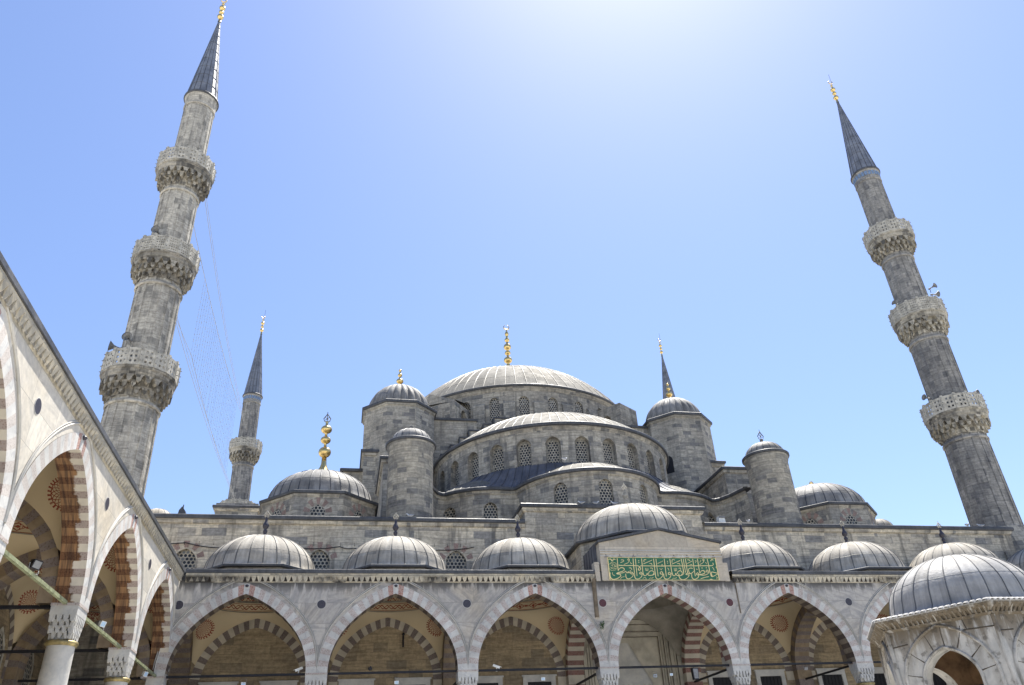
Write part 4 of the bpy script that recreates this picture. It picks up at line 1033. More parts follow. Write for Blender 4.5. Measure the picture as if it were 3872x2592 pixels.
coping(cp, [(-29.0, WY), (-5.45, WY)], WZ); coping(cp, [(5.5, WY), (26.75, WY), (26.75, 9.0)], WZ)
coping(cp, [(-5.42, 8.8), (-5.42, WY - 0.02), (5.47, WY - 0.02), (5.47, 8.8)], 16.58)
cp.build('coping', hall)
# slanted lead flashing where the wall steps up
# porch side: blind arches and low windows, and the portal
for k in (-3, -2, -1, 1, 2, 3):
    fx = (lambda kk: (lambda x, z, d: (BAY * kk + x, WY - 0.015 + d, z)))(k)
    a = MB(); arch_ring(a, fx, 2.36, RV - 0.42, 2.8, RV + 0.02, ZV, 33, 0, lambda i: 't_white' if i % 2 == 0 else 't_brown', st=0.45); a.build('blind_arch', hall)
    for sx in (-1.45, 1.35):
        c = BAY * k + sx; wn = MB()
        wn.box(c - 0.86, WY - 0.10, 4.6, c - 0.63, WY + 0.0, 7.48, 'marble_plain'); wn.box(c + 0.63, WY - 0.10, 4.6, c + 0.86, WY + 0.0, 7.48, 'marble_plain')
        wn.box(c - 0.63, WY - 0.10, 7.22, c + 0.63, WY + 0.0, 7.48, 'marble_plain'); wn.box(c - 0.92, WY - 0.14, 7.48, c + 0.92, WY, 7.55, 'marble_plain')
        wn.face([(c - 0.63, WY - 0.02, 4.6), (c + 0.63, WY - 0.02, 4.6), (c + 0.63, WY - 0.02, 7.22), (c - 0.63, WY - 0.02, 7.22)], 'black')
        for q in range(1, 6): wn.box(c - 0.63 + q * 0.21 - 0.012, WY - 0.06, 4.6, c - 0.63 + q * 0.21 + 0.012, WY - 0.04, 7.22, 'iron')
        wn.build('window', hall)
pt = MB()
fr_ = [(2.95, 10.9), (2.86, 10.38), (2.62, 10.30), (2.56, 10.12), (2.34, 10.05), (2.27, 9.78), (2.14, 9.72), (2.06, 9.55), (1.92, 9.48)]
for i in range(len(fr_) - 1):
    (a0, t0), (a1, t1) = fr_[i], fr_[i + 1]; y = WY + 0.02 + 0.10 * i; y2 = y + 0.10
    mat = 'porch_marble'
    if i == 0: pt.face([(-2.95, y, 10.38), (2.95, y, 10.38), (2.95, y, 10.9), (-2.95, y, 10.9)], mat)
    for s_ in (-1, 1):
        pt.face([(s_ * a0, y, 0), (s_ * a1, y, 0), (s_ * a1, y, t1), (s_ * a0, y, t0)], mat)
        pt.face([(s_ * a1, y, 0), (s_ * a1, y2, 0), (s_ * a1, y2, t1), (s_ * a1, y, t1)], mat)
    pt.face([(-a0, y, t0), (a0, y, t0), (a1, y, t1), (-a1, y, t1)], mat)
    if i % 2: pt.box(-a1 - 0.035, y - 0.012, t1, a1 + 0.035, y + 0.01, t1 + 0.035, 'hood_shade'); pt.box(a1, y - 0.012, 0, a1 + 0.035, y + 0.01, t1, 'hood_shade'); pt.box(-a1 - 0.035, y - 0.012, 0, -a1, y + 0.01, t1, 'hood_shade')
    pt.face([(-a1, y, t1), (a1, y, t1), (a1, y2, t1), (-a1, y2, t1)], mat)
yb = WY + 0.02 + 0.10 * (len(fr_) - 1)
pt.face([(-1.92, yb, 0), (-1.35, yb, 0), (-1.35, yb, 7.2), (-0.2, yb, 9.2), (0.2, yb, 9.2), (1.35, yb, 7.2), (1.35, yb, 0), (1.92, yb, 0), (1.92, yb, 9.48), (-1.92, yb, 9.48)], 'porch_marble')
M['porch_marble'] = mat_plain('dusky_marble', (0.42, 0.385, 0.31), 0.75, 0, 0.3, 1.0)
pt.build('portal', hall)
mq = MB()                                             # stalactite hood: staggered tiers of little niches closing to a point
for i in range(9):
    hw_ = 0.10 + 0.155 * i; z1 = 9.25 - 0.27 * i; y = yb + 0.42 - 0.045 * i; nn = 1 + i
    mq.face([(-hw_ - 0.12, y + 0.10, z1 - 0.29), (hw_ + 0.12, y + 0.10, z1 - 0.29), (hw_ + 0.02, y + 0.10, z1), (-hw_ - 0.02, y + 0.10, z1)], 'hood_shade')
    for j in range(nn):
        x = -hw_ + (j + 0.5) * 2 * hw_ / nn; wd = hw_ / nn * 0.62
        mq.prism([(x - wd * 0.5, y, z1 - 0.17), (x, y - 0.02, z1 - 0.25), (x + wd * 0.5, y, z1 - 0.17), (x + wd, y, z1 - 0.02), (x, y, z1 + 0.03), (x - wd, y, z1 - 0.02)], (0, 0.10, 0), 'porch_marble')
mq.box(-1.5, yb + 0.62, 0, 1.5, yb + 0.75, 9.4, 'hood_shade')
mq.build('stalactite_niche', hall)

def cyl(c, r): return lambda x, z, d: (c[0] + (r - d) * math.sin(x / r), c[1] - (r - d) * math.cos(x / r), z)
# ---- domed square under the great dome, stepped arch shoulders
DC = (0, 32.9)
bs = MB()
bs.box(-11.9, 20.95, 15, 11.9, 44.8, 28.55, 'stone', 'b')
bs.box(-9.6, 20.90, 28.5, 9.6, 44.9, 28.95, 'stone', 'b')
for s_ in (-1, 1):
    # buttress walls between stair turrets and the weight towers
    bs.box(min(s_ * 11.0, s_ * 13.3), 12.4, 15, max(s_ * 11.0, s_ * 13.3), 20.0, 21.95, 'stone')
    bs.box(min(s_ * 11.5, s_ * 14.5), 19.0, 15, max(s_ * 11.5, s_ * 14.5), 24.0, 25.2, 'stone')
    bs.box(min(s_ * 14.5, s_ * 15.95), 20.0, 15, max(s_ * 14.5, s_ * 15.95), 26.0, 24.05, 'stone')
bs.build('base', hall)
st = MB(); ld = MB()
steps = [(4.25, 29.05), (5.15, 28.45), (6.35, 27.85), (7.1, 27.2), (7.85, 26.5), (8.6, 25.7), (9.3, 24.8), (10.2, 24.2)]
for s_ in (-1, 1):
    prev = 0
    for i, (x, z) in enumerate(steps):
        x0 = 0.0 if i == 0 else steps[i - 1][0]; zt = z
        a, b = sorted((s_ * x0, s_ * x))
        st.box(a, 20.05, 22.0, b, 20.94, zt - 0.1, 'stone')
        ld.box(a - 0.03, 19.98, zt - 0.1, b + 0.03, 20.94, zt + 0.02, 'lead_dark')
        ld.box(s_ * x - 0.04, 19.98, zt - 0.85, s_ * x + 0.04, 20.9, zt - 0.1, 'lead_dark')
    a, b = sorted((s_ * 5.6, s_ * 9.3))
    st.box(a, 20.55, 25, b, 20.94, 28.85, 'stone')
    ld.box(a - 0.05, 20.42, 28.85, b + 0.05, 21.6, 29.03, 'lead_dark')
st.build('stepped_arch', hall)
for s_ in (-1, 1):
    coping(ld, [(s_ * 11.0, 20.0), (s_ * 11.0, 12.4), (s_ * 13.3, 12.4), (s_ * 13.3, 20.0)] if s_ > 0 else [(-13.3, 20.0), (-13.3, 12.4), (-11.0, 12.4), (-11.0, 20.0)], 21.95, True, False, 'stone')
    coping(ld, [(11.5, 21), (11.5, 19.0), (14.5, 19.0), (14.5, 24)] if s_ > 0 else [(-14.5, 24), (-14.5, 19.0), (-11.5, 19.0), (-11.5, 21.0)], 25.2, True, False, 'stone')
    coping(ld, [(14.5, 20.0), (15.95, 20.0), (15.95, 26)] if s_ > 0 else [(-15.95, 26), (-15.95, 20.0), (-14.5, 20.0)], 24.05, False)
ld.build('lead_flashing', hall)
# ---- great dome on its window drum
RD = 11.35; dr = MB(); fD = cyl(DC, RD); NW = 28; sp = 2 * pi * RD / NW; dz0, dz1 = 28.9, 32.55
wn_list = []
for k in range(NW):
    x = (k + 0.5) * sp
    A = wall_window(dr, fD, x - sp / 2, x + sp / 2, dz0, dz1, x, 0.43, 29.75, 31.5, 0.46, 'stone', 0.16, 0.4)
    wn_list.append((A, x))
    # flat pilaster between windows
    xm = k * sp; q = 0.48
    for a, b in (((xm - q, 0), (xm - q, -0.34)), ((xm - q, -0.34), (xm + q, -0.34)), ((xm + q, -0.34), (xm + q, 0))):
        dr.face([fD(a[0], dz0, a[1]), fD(b[0], dz0, b[1]), fD(b[0], 31.25, b[1]), fD(a[0], 31.25, a[1])], 'stone_tower')
    dr.face([fD(xm - q, 31.25, -0.20), fD(xm + q, 31.25, -0.20), fD(xm + q, 31.5, 0.01), fD(xm - q, 31.5, 0.01)], 'stone_tower')
dr.lathe([(RD, 32.5), (RD + 0.1, 32.58), (RD + 0.12, 32.7), (RD + 0.22, 32.82)], 112, (*DC, 0), 'stone', uref=RD)
o_dr = dr.build('dome_drum', hall)
for A, x in wn_list: grille(fD, A, x, 29.75, 0.16).build('window', o_dr)
gd = MB()
gd.lathe([(RD + 0.2, 32.80), (RD + 0.32, 32.84), (RD + 0.34, 32.95), (RD + 0.30, 33.04), (RD + 0.1, 33.1)], 112, (*DC, 0), 'lead_dark')
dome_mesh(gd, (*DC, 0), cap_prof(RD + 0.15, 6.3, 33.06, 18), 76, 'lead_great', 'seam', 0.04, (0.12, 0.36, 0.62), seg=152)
o_gd = gd.build('great_dome', hall)
finial_main(o_gd, (*DC, 40.1), 'gold', 1.07)
# ---- flying buttresses of the drum, on the diagonals
for ang, zt_ in ((-127, 31.02), (-54, 31.45)):
    a = R(ang); d = Vector((math.cos(a), math.sin(a), 0)); t = Vector((-d.y, d.x, 0)); up = Vector((0, 0, 1)); c = Vector((*DC, 0))
    b = MB(); W2 = 1.25
    def P3(r, s, z): return tuple(c + d * r + t * s + up * z)
    out = [(11.2, 28.9), (11.75, 28.9), (11.75, 30.2), (11.95, 30.6), (12.3, 30.72), (12.6, 30.5), (12.7, 30.2), (12.7, 28.9), (13.75, 28.9), (13.75, zt_), (11.2, zt_ + 0.05)]
    b.prism([P3(r, -W2, z) for r, z in out], tuple(t * 2 * W2), 'stone')
    if ang < -90:                                     # its head rises towards the tower, with a lead slope behind
        hd_ = [P3(r, t_, z) for r, t_, z in ((13.75, -W2, 32.25), (13.75, W2, 31.1), (11.2, W2, 31.7), (11.2, -W2, 32.6))]
        b.face(hd_, 'lead')
        b.face([P3(13.75, -W2, 31.2), P3(13.75, W2, 31.0), hd_[1], hd_[0]], 'stone'); b.face([P3(11.2, -W2, 31.0), P3(13.75, -W2, 31.0), hd_[0], hd_[3]], 'stone')
        b.face([hd_[0], P3(13.2, -W2 - 1.25, 30.4), P3(10.9, -W2 - 1.25, 31.2), hd_[3]], 'lead_dark'); b.face([hd_[0], P3(13.75, -W2, 29.0), P3(13.2, -W2 - 1.25, 29.0), P3(13.2, -W2 - 1.25, 30.4)], 'stone')
    b.build('flying_buttress', hall)
# ---- half dome towards the court
SC, RS = (0, 19.68), 8.98
fS = cyl(SC, RS); sw = R(12.9) * RS; hd = MB(); wl = []
for k in range(-6, 7):
    x = k * sw
    A = wall_window(hd, fS, x - sw / 2, x + sw / 2, 20.6, 23.9, x, 0.52, 21.35, 22.83, 0.56, 'stone', 0.42, 0.35, None, 14); wl.append((A, x))
for x0, x1 in ((-pi / 2 * RS, -6.5 * sw), (6.5 * sw, pi / 2 * RS)):
    hd.face([fS(x0, 20.6, 0), fS(x1, 20.6, 0), fS(x1, 23.9, 0), fS(x0, 23.9, 0)], 'stone')
hd.lathe([(RS, 23.88), (RS + 0.08, 23.95), (RS + 0.10, 24.05), (RS + 0.2, 24.12)], 80, (*SC, 0), 'stone', -pi, 0.0, uref=RS)
o_hd = hd.build('half_dome_drum', hall)
for A, x in wl:
    # inner frame and grille at the back of the deep recess
    gm = MB(); B = [(x + xx, zz) for xx, zz in arch_pts(0.39, 0.43, 22.80, 12)]
    gA = grille(fS, B, x, 21.35, 0.38); 
    ri = [(x - 0.39, 21.35)] + B + [(x + 0.39, 21.35)]; ro = [(x - 0.52, 21.35)] + [(x + xx, zz) for xx, zz in arch_pts(0.52, 0.56, 22.83, 12)] + [(x + 0.52, 21.35)]
    for i in range(len(ri) - 1): gA.face([fS(*ri[i], 0.36), fS(*ri[i + 1], 0.36), fS(*ro[i + 1], 0.36), fS(*ro[i], 0.36)], 'stone_tower')
    gA.build('window', o_hd)
hm = MB()
hm.lathe([(RS + 0.18, 24.10), (RS + 0.30, 24.13), (RS + 0.32, 24.16), (RS + 0.32, 24.32), (RS + 0.26, 24.38), (RS - 0.2, 24.42)], 80, (*SC, 0), 'lead_dark', -pi - 0.05, 0.05)
dome_mesh(hm, (*SC, 0), cap_prof(RS, 3.75, 24.38, 16), 44, 'lead_great', 'seam', 0.035, (0.15, 0.45, 0.7), seg=110, a0=-pi - 0.12, a1=0.12, uref=RS)
hm.build('half_dome', hall)
# ---- three apse lobes below it, one wavy wall with a wavy roof edge
c0, r0 = Vector((0, 11.61)), 4.84; c1, r1 = Vector((6.05, 14.8)), 4.24
dd = (c1 - c0).length; a_ = (r0 * r0 - r1 * r1 + dd * dd) / (2 * dd); h_ = math.sqrt(r0 * r0 - a_ * a_); e = (c1 - c0) / dd
X_ = c0 + e * a_ + Vector((e.y, -e.x)) * h_
aC = math.atan2(X_.y - c0.y, X_.x - c0.x); aS0 = math.atan2(X_.y - c1.y, X_.x - c1.x); aS1 = R(-37)
right = [(c0.x + r0 * math.cos(-pi / 2 + (aC + pi / 2) * i / 16), c0.y + r0 * math.sin(-pi / 2 + (aC + pi / 2) * i / 16)) for i in range(17)]
right += [(c1.x + r1 * math.cos(aS0 + (aS1 - aS0) * i / 14), c1.y + r1 * math.sin(aS0 + (aS1 - aS0) * i / 14)) for i in range(1, 15)]
right += [(9.95, 11.75), (10.45, 11.2), (10.75, 9.4)]
line = [(-x, y) for x, y in reversed(right)][:-1] + right
for _ in range(2):                                    # round off the valleys a little
    q = [line[0]]
    for i in range(1, len(line) - 1):
        q.append(tuple((Vector(line[i - 1]) + Vector(line[i]) * 2 + Vector(line[i + 1])) / 4))
    line = q + [line[-1]]
cum = [0.0]
for i in range(1, len(line)): cum.append(cum[-1] + (Vector(line[i]) - Vector(line[i - 1])).length)
def fW(s, z, d):
    s = max(0, min(cum[-1] - 1e-6, s)); i = 0
    while cum[i + 1] < s: i += 1
    t = (s - cum[i]) / (cum[i + 1] - cum[i])
    def nrm(j):
        a, b = Vector(line[max(j - 1, 0)]), Vector(line[min(j + 1, len(line) - 1)]); v = (b - a).normalized(); return Vector((v.y, -v.x))
    n = (nrm(i) * (1 - t) + nrm(i + 1) * t).normalized(); p = Vector(line[i]) * (1 - t) + Vector(line[i + 1]) * t
    return (p.x - n.x * d, p.y - n.y * d, z)
def near_s(x, y): return min(range(len(line)), key=lambda i: (line[i][0] - x) ** 2 + (line[i][1] - y) ** 2)
ws = []
for s_ in (-1, 1):
    for an in (-32, -4):
        pass
cand = []
for an in (-34.0, 0.0, 34.0): cand.append((c0.x + r0 * math.sin(R(an)), c0.y - r0 * math.cos(R(an)), 18.78))
for s_ in (-1, 1):
    for an in (6, 44): cand.append((s_ * (c1.x + r1 * math.sin(R(an))), c1.y - r1 * math.cos(R(an)), 18.5))
for x, y, zt in cand:
    best, bs_ = 1e9, 0
    for i in range(400):
        s = cum[-1] * i / 399; p = fW(s, 0, 0); d_ = (p[0] - x) ** 2 + (p[1] - y) ** 2
        if d_ < best: best, bs_ = d_, s
    ws.append((bs_, zt))
ws.sort(); ap = MB(); wl = []
mids = [0.0] + [(ws[i][0] + ws[i + 1][0]) / 2 for i in range(len(ws) - 1)] + [cum[-1]]
for i, (s, zt) in enumerate(ws):
    A = wall_window(ap, fW, mids[i], mids[i + 1], 15.2, 19.0, s, 0.44, 16.75, zt - 0.48, 0.48, 'stone', 0.20, 0.28); wl.append((A, s))
o_ap = ap.build('apse_wall', hall)
for A, s in wl: grille(fW, A, s, 16.75, 0.20).build('window', o_ap)
ae = MB()
ae.sweep(line, [(0.0, 18.98), (0.08, 19.05), (0.10, 19.15), (0.16, 19.22)], 'stone')
ae.sweep(line, [(0.14, 19.22), (0.26, 19.24), (0.28, 19.28), (0.28, 19.42), (0.22, 19.48), (-0.25, 19.56)], 'lead_dark')
P = []
LOBE = [i for i in range(len(line)) if abs(line[i][0]) < 9.6]
for i in LOBE:
    p = line[i]; pv = Vector(p); v = (pv - Vector(SC)); n = v.normalized(); top = Vector(SC) + n * (RS - 0.02)
    row = []
    for j in range(7):
        t = j / 6; q = pv * (1 - t) + top * t; row.append((q.x, q.y, 19.52 + (21.45 - 19.52) * t - 0.25 * math.sin(pi * t)))
    P.append(row)
ae.grid(P, 'lead_blue', [[(cum[i], j * .5) for j in range(7)] for i in LOBE], True)
for i in range(1, len(P) - 1, 2): ae.tube([Vector(q) + Vector((0, 0, 0.01)) for q in P[i]], 0.03, 'lead_dark', 5)
for s_ in (-1, 1): ae.face([(s_ * x, y, 19.47) for x, y in ((9.2, 12.3), (9.9, 11.8), (10.45, 11.2), (10.8, 9.4), (11.3, 9.4), (11.3, 20.0), (8.2, 20.0))], 'lead_blue')
ae.build('apse_roof', hall)
for (cx, cy), rr_, hh in (((0, 11.61), 4.55, 1.75), ((6.05, 14.8), 4.0, 1.7), ((-6.05, 14.8), 4.0, 1.7)):
    ad = MB(); dome_mesh(ad, (cx, cy, 0), cap_prof(rr_, hh, 19.50, 12), 34, 'lead_great', 'seam', 0.03, (0.3,), seg=68); ad.build('apse_dome', hall)
# ---- weight towers, stair turrets, corner domes
r8 = 1 / math.cos(pi / 8)
for s_ in (-1, 1):
    c = (s_ * 11.85, 21.1); b = MB()
    b.lathe([(2.72 * r8, 15.0), (2.72 * r8, 28.92), (2.80 * r8, 28.98), (2.84 * r8, 29.14)], 8, (*c, 0), 'stone_tower', phase=pi / 8, smooth=False, uref=2.9)
    o_t = b.build('weight_tower', hall)
    l = MB()
    l.lathe([(2.82 * r8, 29.13), (2.93 * r8, 29.15), (2.95 * r8, 29.20), (2.95 * r8, 29.36), (2.88 * r8, 29.42), (2.3 * r8, 29.5)], 8, (*c, 0), 'lead_dark', phase=pi / 8, smooth=False)
    l.build('roof_edge', o_t)
    dm = MB()
    dm.lathe([(max(r, .001), z) for r, z in ell_prof(2.52, 2.5, 29.44, 16)], 240, (*c, 0), 'lead', lobes=24, amp=0.075, uref=2.5)
    for k in range(24):
        a = 2 * pi * k / 24
        dm.tube([(c[0] + (r * 0.925) * math.cos(a), c[1] + (r * 0.925) * math.sin(a), z) for r, z in ell_prof(2.52, 2.5, 29.44, 16) if r > 0.35], 0.02, 'lead_dark', 4)
    o_d = dm.build('dome', o_t)
    f = MB(); f.lathe([(0.55, 31.85), (0.42, 32.02), (0.22, 32.12), (0.13, 32.2)] + bead_prof([(0.42, 0.30, 0.24), (0.98, 0.19, 0.17), (1.42, 0.13, 0.11)], 32.1, 0.07), 16, (*c, 0), 'gold')
    f.build('finial', o_t)
    # arched doorway on the inner face
    dn = MB(); xa = c[0] - s_ * 1.55; A = arch_pts(0.36, 0.40, 25.4, 8)
    n_ = Vector((-s_ * math.sin(pi / 4), -math.cos(pi / 4), 0)); tv = Vector((n_.y, -n_.x, 0)); pc_ = Vector((c[0], c[1], 0)) + n_ * (2.72 + 0.012)
    dn.face([tuple(pc_ + tv * x + Vector((0, 0, z))) for x, z in [(-0.36, 24.3)] + A + [(0.36, 24.3)]], 'black')
    dn.build('doorway', o_t)
    c = (s_ * 11.83, 8.0); b = MB()
    b.lathe([(1.37, 15.0), (1.35, 20.55), (1.40, 20.62), (1.43, 20.78), (1.47, 20.9)], 40, (*c, 0), 'stone_tower', uref=1.37)
    o_t = b.build('stair_turret', hall)
    l = MB(); l.lathe([(1.45, 20.88), (1.53, 20.9), (1.55, 20.94), (1.55, 21.05), (1.50, 21.10), (1.2, 21.16)], 40, (*c, 0), 'lead_dark'); l.build('roof_edge', o_t)
    dm = MB(); dome_mesh(dm, (*c, 0), ell_prof(1.28, 0.98, 21.1, 12), 18, 'lead', 'lead_dark', 0.022, (), seg=54); dm.build('dome', o_t)
    f = MB(); f.lathe([(0.12, 22.02), (0.05, 22.12), (0.09, 22.22), (0.13, 22.3), (0.05, 22.4)], 12, (*c, 0), 'stone_tower')
    if s_ > 0: openwork(f, (c[0] + 0.0, c[1], 22.35), 0.62, 0.42, 0.03, 'seam')
    f.build('finial', o_t)
    c = (s_ * 17.08, 11.45); b = MB()
    b.lathe([(3.30 * r8, 15.0), (3.30 * r8, 17.72), (3.36 * r8, 17.78), (3.40 * r8, 17.9)], 8, (*c, 0), 'stone', phase=pi / 8, smooth=False)
    o_t = b.build('corner_dome_drum', hall)
    l = MB(); l.lathe([(3.38 * r8, 17.88), (3.48 * r8, 17.9), (3.5 * r8, 17.94), (3.5 * r8, 18.06), (3.42 * r8, 18.1), (3.0 * r8, 18.16)], 8, (*c, 0), 'lead_dark', phase=pi / 8, smooth=False); l.build('roof_edge', o_t)
    for k in range(8):
        a = pi / 4 * k; n_ = Vector((math.cos(a), math.sin(a), 0)); tv = Vector((-n_.y, n_.x, 0)); p0 = Vector((c[0], c[1], 0)) + n_ * 3.31
        q = MB(); A = arch_pts(0.42, 0.5, 16.75, 10)
        q.face([tuple(p0 + tv * x + Vector((0, 0, z))) for x, z in [(-0.42, 15.9)] + A + [(0.42, 15.9)]], 'grille', [(x, z - 15.9) for x, z in [(-0.42, 15.9)] + A + [(0.42, 15.9)]])
        for i in range(9):
            a0 = R(5 + i * 170 / 9); a1 = R(5 + (i + 1) * 170 / 9)
            q.face([tuple(p0 + tv * r * math.cos(aa) + n_ * 0.004 + Vector((0, 0, 16.75 + r * 1.15 * math.sin(aa)))) for r, aa in ((0.46, a0), (0.46, a1), (0.82, a1), (0.82, a0))], 'fan_red' if i % 2 == 0 else 'stone')
        q.build('window', o_t)
    dm = MB(); dome_mesh(dm, (*c, 0), [(3.3, 18.12), (3.24, 18.2)] + ell_prof(3.18, 2.12, 18.26, 14)[1:], 32, 'lead', 'lead_dark', 0.032, (0.3, 0.65), seg=96); o_d = dm.build('dome', o_t)
    f = MB()
    if s_ < 0:
        f.lathe([(0.55, 20.28), (0.42, 20.55), (0.24, 20.85), (0.17, 21.1), (0.15, 21.6)] + bead_prof([(1.75, 0.40, 0.36), (2.6, 0.33, 0.25), (3.35, 0.36, 0.28), (3.85, 0.10, 0.08)], 20.15, 0.09), 18, (*c, 0), 'gold')
        openwork(f, (c[0], c[1], 24.02), 0.62, 0.46, 0.035, 'seam')
    else: f.lathe([(0.4, 20.3), (0.2, 20.6), (0.1, 20.8)], 12, (*c, 0), 'gold')
    f.build('finial', o_t)
sb = MB(); sb.box(-26.3, 30, 15, -22.9, 36, 24.5, 'stone'); o_sb = sb.build('side_block', hall)
l = MB(); coping(l, [(-26.3, 36), (-26.3, 30), (-22.9, 30), (-22.9, 36)], 24.5); l.box(-26.3, 30, 24.5, -22.9, 36, 24.9, 'lead'); l.build('coping', o_sb)
for x, y, z in ((-26.5, 12, 17.15), (21.95, 12, 17.3)):
    d = MB(); d.lathe([(1.02, 15.0), (1.02, z + 0.05)], 20, (x, y, 0), 'stone'); dome_mesh(d, (x, y, z), ell_prof(1.0, 0.95, 0.02, 8), 14, 'lead_warm', 'seam', 0.02, (), seg=42); d.build('small_dome', hall)

# ================================================================ minarets
def make_minaret(label, loc, tile=True, stone='minaret_stone'):
    t = thing('minaret', label, 'minaret', loc, 'minarets of the mosque')
    X, Y = loc[0], loc[1]; C = (X, Y, 0); NS = 16
    def shaft(mb, z0, r0, z1, r1):
        # flat panels between slim ribs
        P = []; UV = []; zs = [z0 + (z1 - z0) * i / 6 for i in range(7)]
        for k in range(NS):
            a = 2 * pi * k / NS
            for da, kk in ((-0.048, 0.96), (-0.042, 1.0), (0.042, 1.0), (0.048, 0.96)):
                P.append([(X + (r0 + (r1 - r0) * i / 6) * kk * math.cos(a + da), Y + (r0 + (r1 - r0) * i / 6) * kk * math.sin(a + da), zs[i]) for i in range(7)])
                UV.append([((a + da) * 1.4, z) for z in zs])
        mb.grid(P, stone, UV, False, True)
    sh = MB()
    sh.box(X - 2.3, Y - 2.3, 0, X + 2.3, Y + 2.3, 14.2, 'stone')
    sh.lathe([(2.3, 14.2), (1.62, 16.2)], 16, C, 'stone', smooth=False)
    shaft(sh, 16.2, 1.56, 23.15, 1.47); shaft(sh, 24.7, 1.36, 31.6, 1.36); shaft(sh, 33.2, 1.23, 39.5, 1.21); shaft(sh, 41.0, 1.09, 47.6, 1.06)
    for z, r in ((22.75, 1.5), (31.1, 1.40), (39.0, 1.25), (47.6, 1.08)): sh.lathe([(r * .97, z - 0.12), (r * 1.03, z - 0.08), (r * 1.03, z + 0.02), (r, z + 0.1)], 32, C, stone)
    sh.lathe([(1.07, 47.6), (1.08, 47.85), (1.11, 48.35), (1.17, 48.55)], 32, C, stone)
    o_s = sh.build('shaft', t)
    if tile:
        b = MB()
        for k in range(24):
            a0 = 2 * pi * (k + 0.12) / 24; a1 = 2 * pi * (k + 0.88) / 24
            b.face([(X + r * math.cos(a), Y + r * math.sin(a), z) for a, r, z in ((a0, 1.105, 47.92), (a1, 1.105, 47.92), (a1, 1.135, 48.34), (a0, 1.135, 48.34))], 'tile')
        b.build('tile_band', t)
    for zf, rn, rf_, style in ((24.75, 1.47, 2.08, (2, 3)), (33.2, 1.38, 1.96, (4, 5)), (41.1, 1.22, 1.86, (2, 3))):
        b = MB()
        zb = zf - 1.62; zm = zf - 0.62
        b.lathe([(rn, zb - 0.1), (rn + 0.02, zb), (rn + 0.04, zb + 0.35), (rn + (rf_ - rn) * 0.32, zm - 0.3), (rf_ - 0.34, zm), (rf_ - 0.12, zm + 0.02), (rf_ - 0.06, zm + 0.2), (rf_ - 0.03, zf - 0.16)], 48, C, 'corbel_stone', smooth=False, uref=rf_)
        N = 24
        for i, (z0, z1, ri) in enumerate(((zb + 0.02, zb + 0.42, rn + (rf_ - rn) * 0.30), (zb + 0.34, zb + 0.74, rn + (rf_ - rn) * 0.62), (zb + 0.62, zm + 0.04, rf_ - 0.08))):
            for k in range(N):
                if random.random() < 0.07: continue
                a = 2 * pi * (k + 0.5 * (i % 2)) / N; wd = 2 * pi * ri / N * 0.30
                d = Vector((math.cos(a), math.sin(a), 0)); tv = Vector((-d.y, d.x, 0)); p = Vector((X, Y, 0)) + d * (ri - 0.34); zz = random.uniform(-0.03, 0.03)
                poly = [p - tv * wd * 0.75 + Vector((0, 0, z0 + 0.08 + zz)), p + Vector((0, 0, z0 - 0.04 + zz)), p + tv * wd * 0.75 + Vector((0, 0, z0 + 0.08 + zz)), p + tv * wd + Vector((0, 0, z1 - 0.14)), p + tv * wd * 1.62 + Vector((0, 0, z1)), p - tv * wd * 1.62 + Vector((0, 0, z1)), p - tv * wd + Vector((0, 0, z1 - 0.14))]
                b.prism([tuple(q) for q in poly], tuple(d * 0.34), 'corbel_stone')
        b.lathe([(rf_ - 0.2, zf - 0.20), (rf_ + 0.02, zf - 0.18), (rf_ + 0.05, zf - 0.05), (rf_ + 0.05, zf), (0.9, zf + 0.01)], 16, C, 'corbel_stone', phase=pi / 16, smooth=False)
        o_b = b.build('balcony', t)
        r = MB(); nx, nz = style; H = 1.12
        for k in range(16):
            a0 = 2 * pi * (k + 0.5) / 16; a1 = a0 + 2 * pi / 16
            p0 = Vector((X + rf_ * math.cos(a0), Y + rf_ * math.sin(a0), zf)); p1 = Vector((X + rf_ * math.cos(a1), Y + rf_ * math.sin(a1), zf))
            u = (p1 - p0); L = u.length; u.normalize(); n = Vector((u.y, -u.x, 0)); c = (p0 + p1) / 2
            pw = L - 0.16
            ub = pw / (nx + (nx + 1) * 1.05); bar = ub * 1.05
            vz = H / (nz + (nz + 1) * 1.05); bz = vz * 1.05
            if k in (0, 1): pass
            for q in range(nx + 1):
                s = -pw / 2 + bar / 2 + q * (ub + bar)
                r.obox(c + u * s + Vector((0, 0, H / 2)), (u, n, (0, 0, 1)), (bar / 2, 0.04, H / 2), 'rail_stone')
            for q in range(nz + 1):
                z = bz / 2 + q * (vz + bz)
                r.obox(c + Vector((0, 0, z)), (u, n, (0, 0, 1)), (pw / 2, 0.036, bz / 2), 'rail_stone')
            r.obox(p0 + Vector((0, 0, H / 2 + 0.03)), (u, n, (0, 0, 1)), (0.085, 0.075, H / 2 + 0.05), 'rail_stone')
            d = Vector((math.cos(a0), math.sin(a0), 0))
            for z in (0.25, 0.62, 1.0): r.obox(p0 + d * 0.10 + Vector((0, 0, z)), (d, (-d.y, d.x, 0), (0, 0, 1)), (0.055, 0.02, 0.02), 'grey')
        r.build('railing', o_b)
    cn = MB()
    cn.lathe([(1.15, 48.53), (1.24, 48.56), (1.26, 48.62), (1.24, 48.72), (1.12, 48.76)], 32, C, 'lead_dark')
    cn.lathe([(1.13, 48.72), (0.07, 58.2)], 16, C, 'spire_lead', smooth=False)
    for k in range(16):
        a = 2 * pi * k / 16; cn.tube([(X + 1.135 * math.cos(a), Y + 1.135 * math.sin(a), 48.72), (X + 0.085 * math.cos(a), Y + 0.085 * math.sin(a), 58.0)], [0.026, 0.012], 'lead_dark', 4)
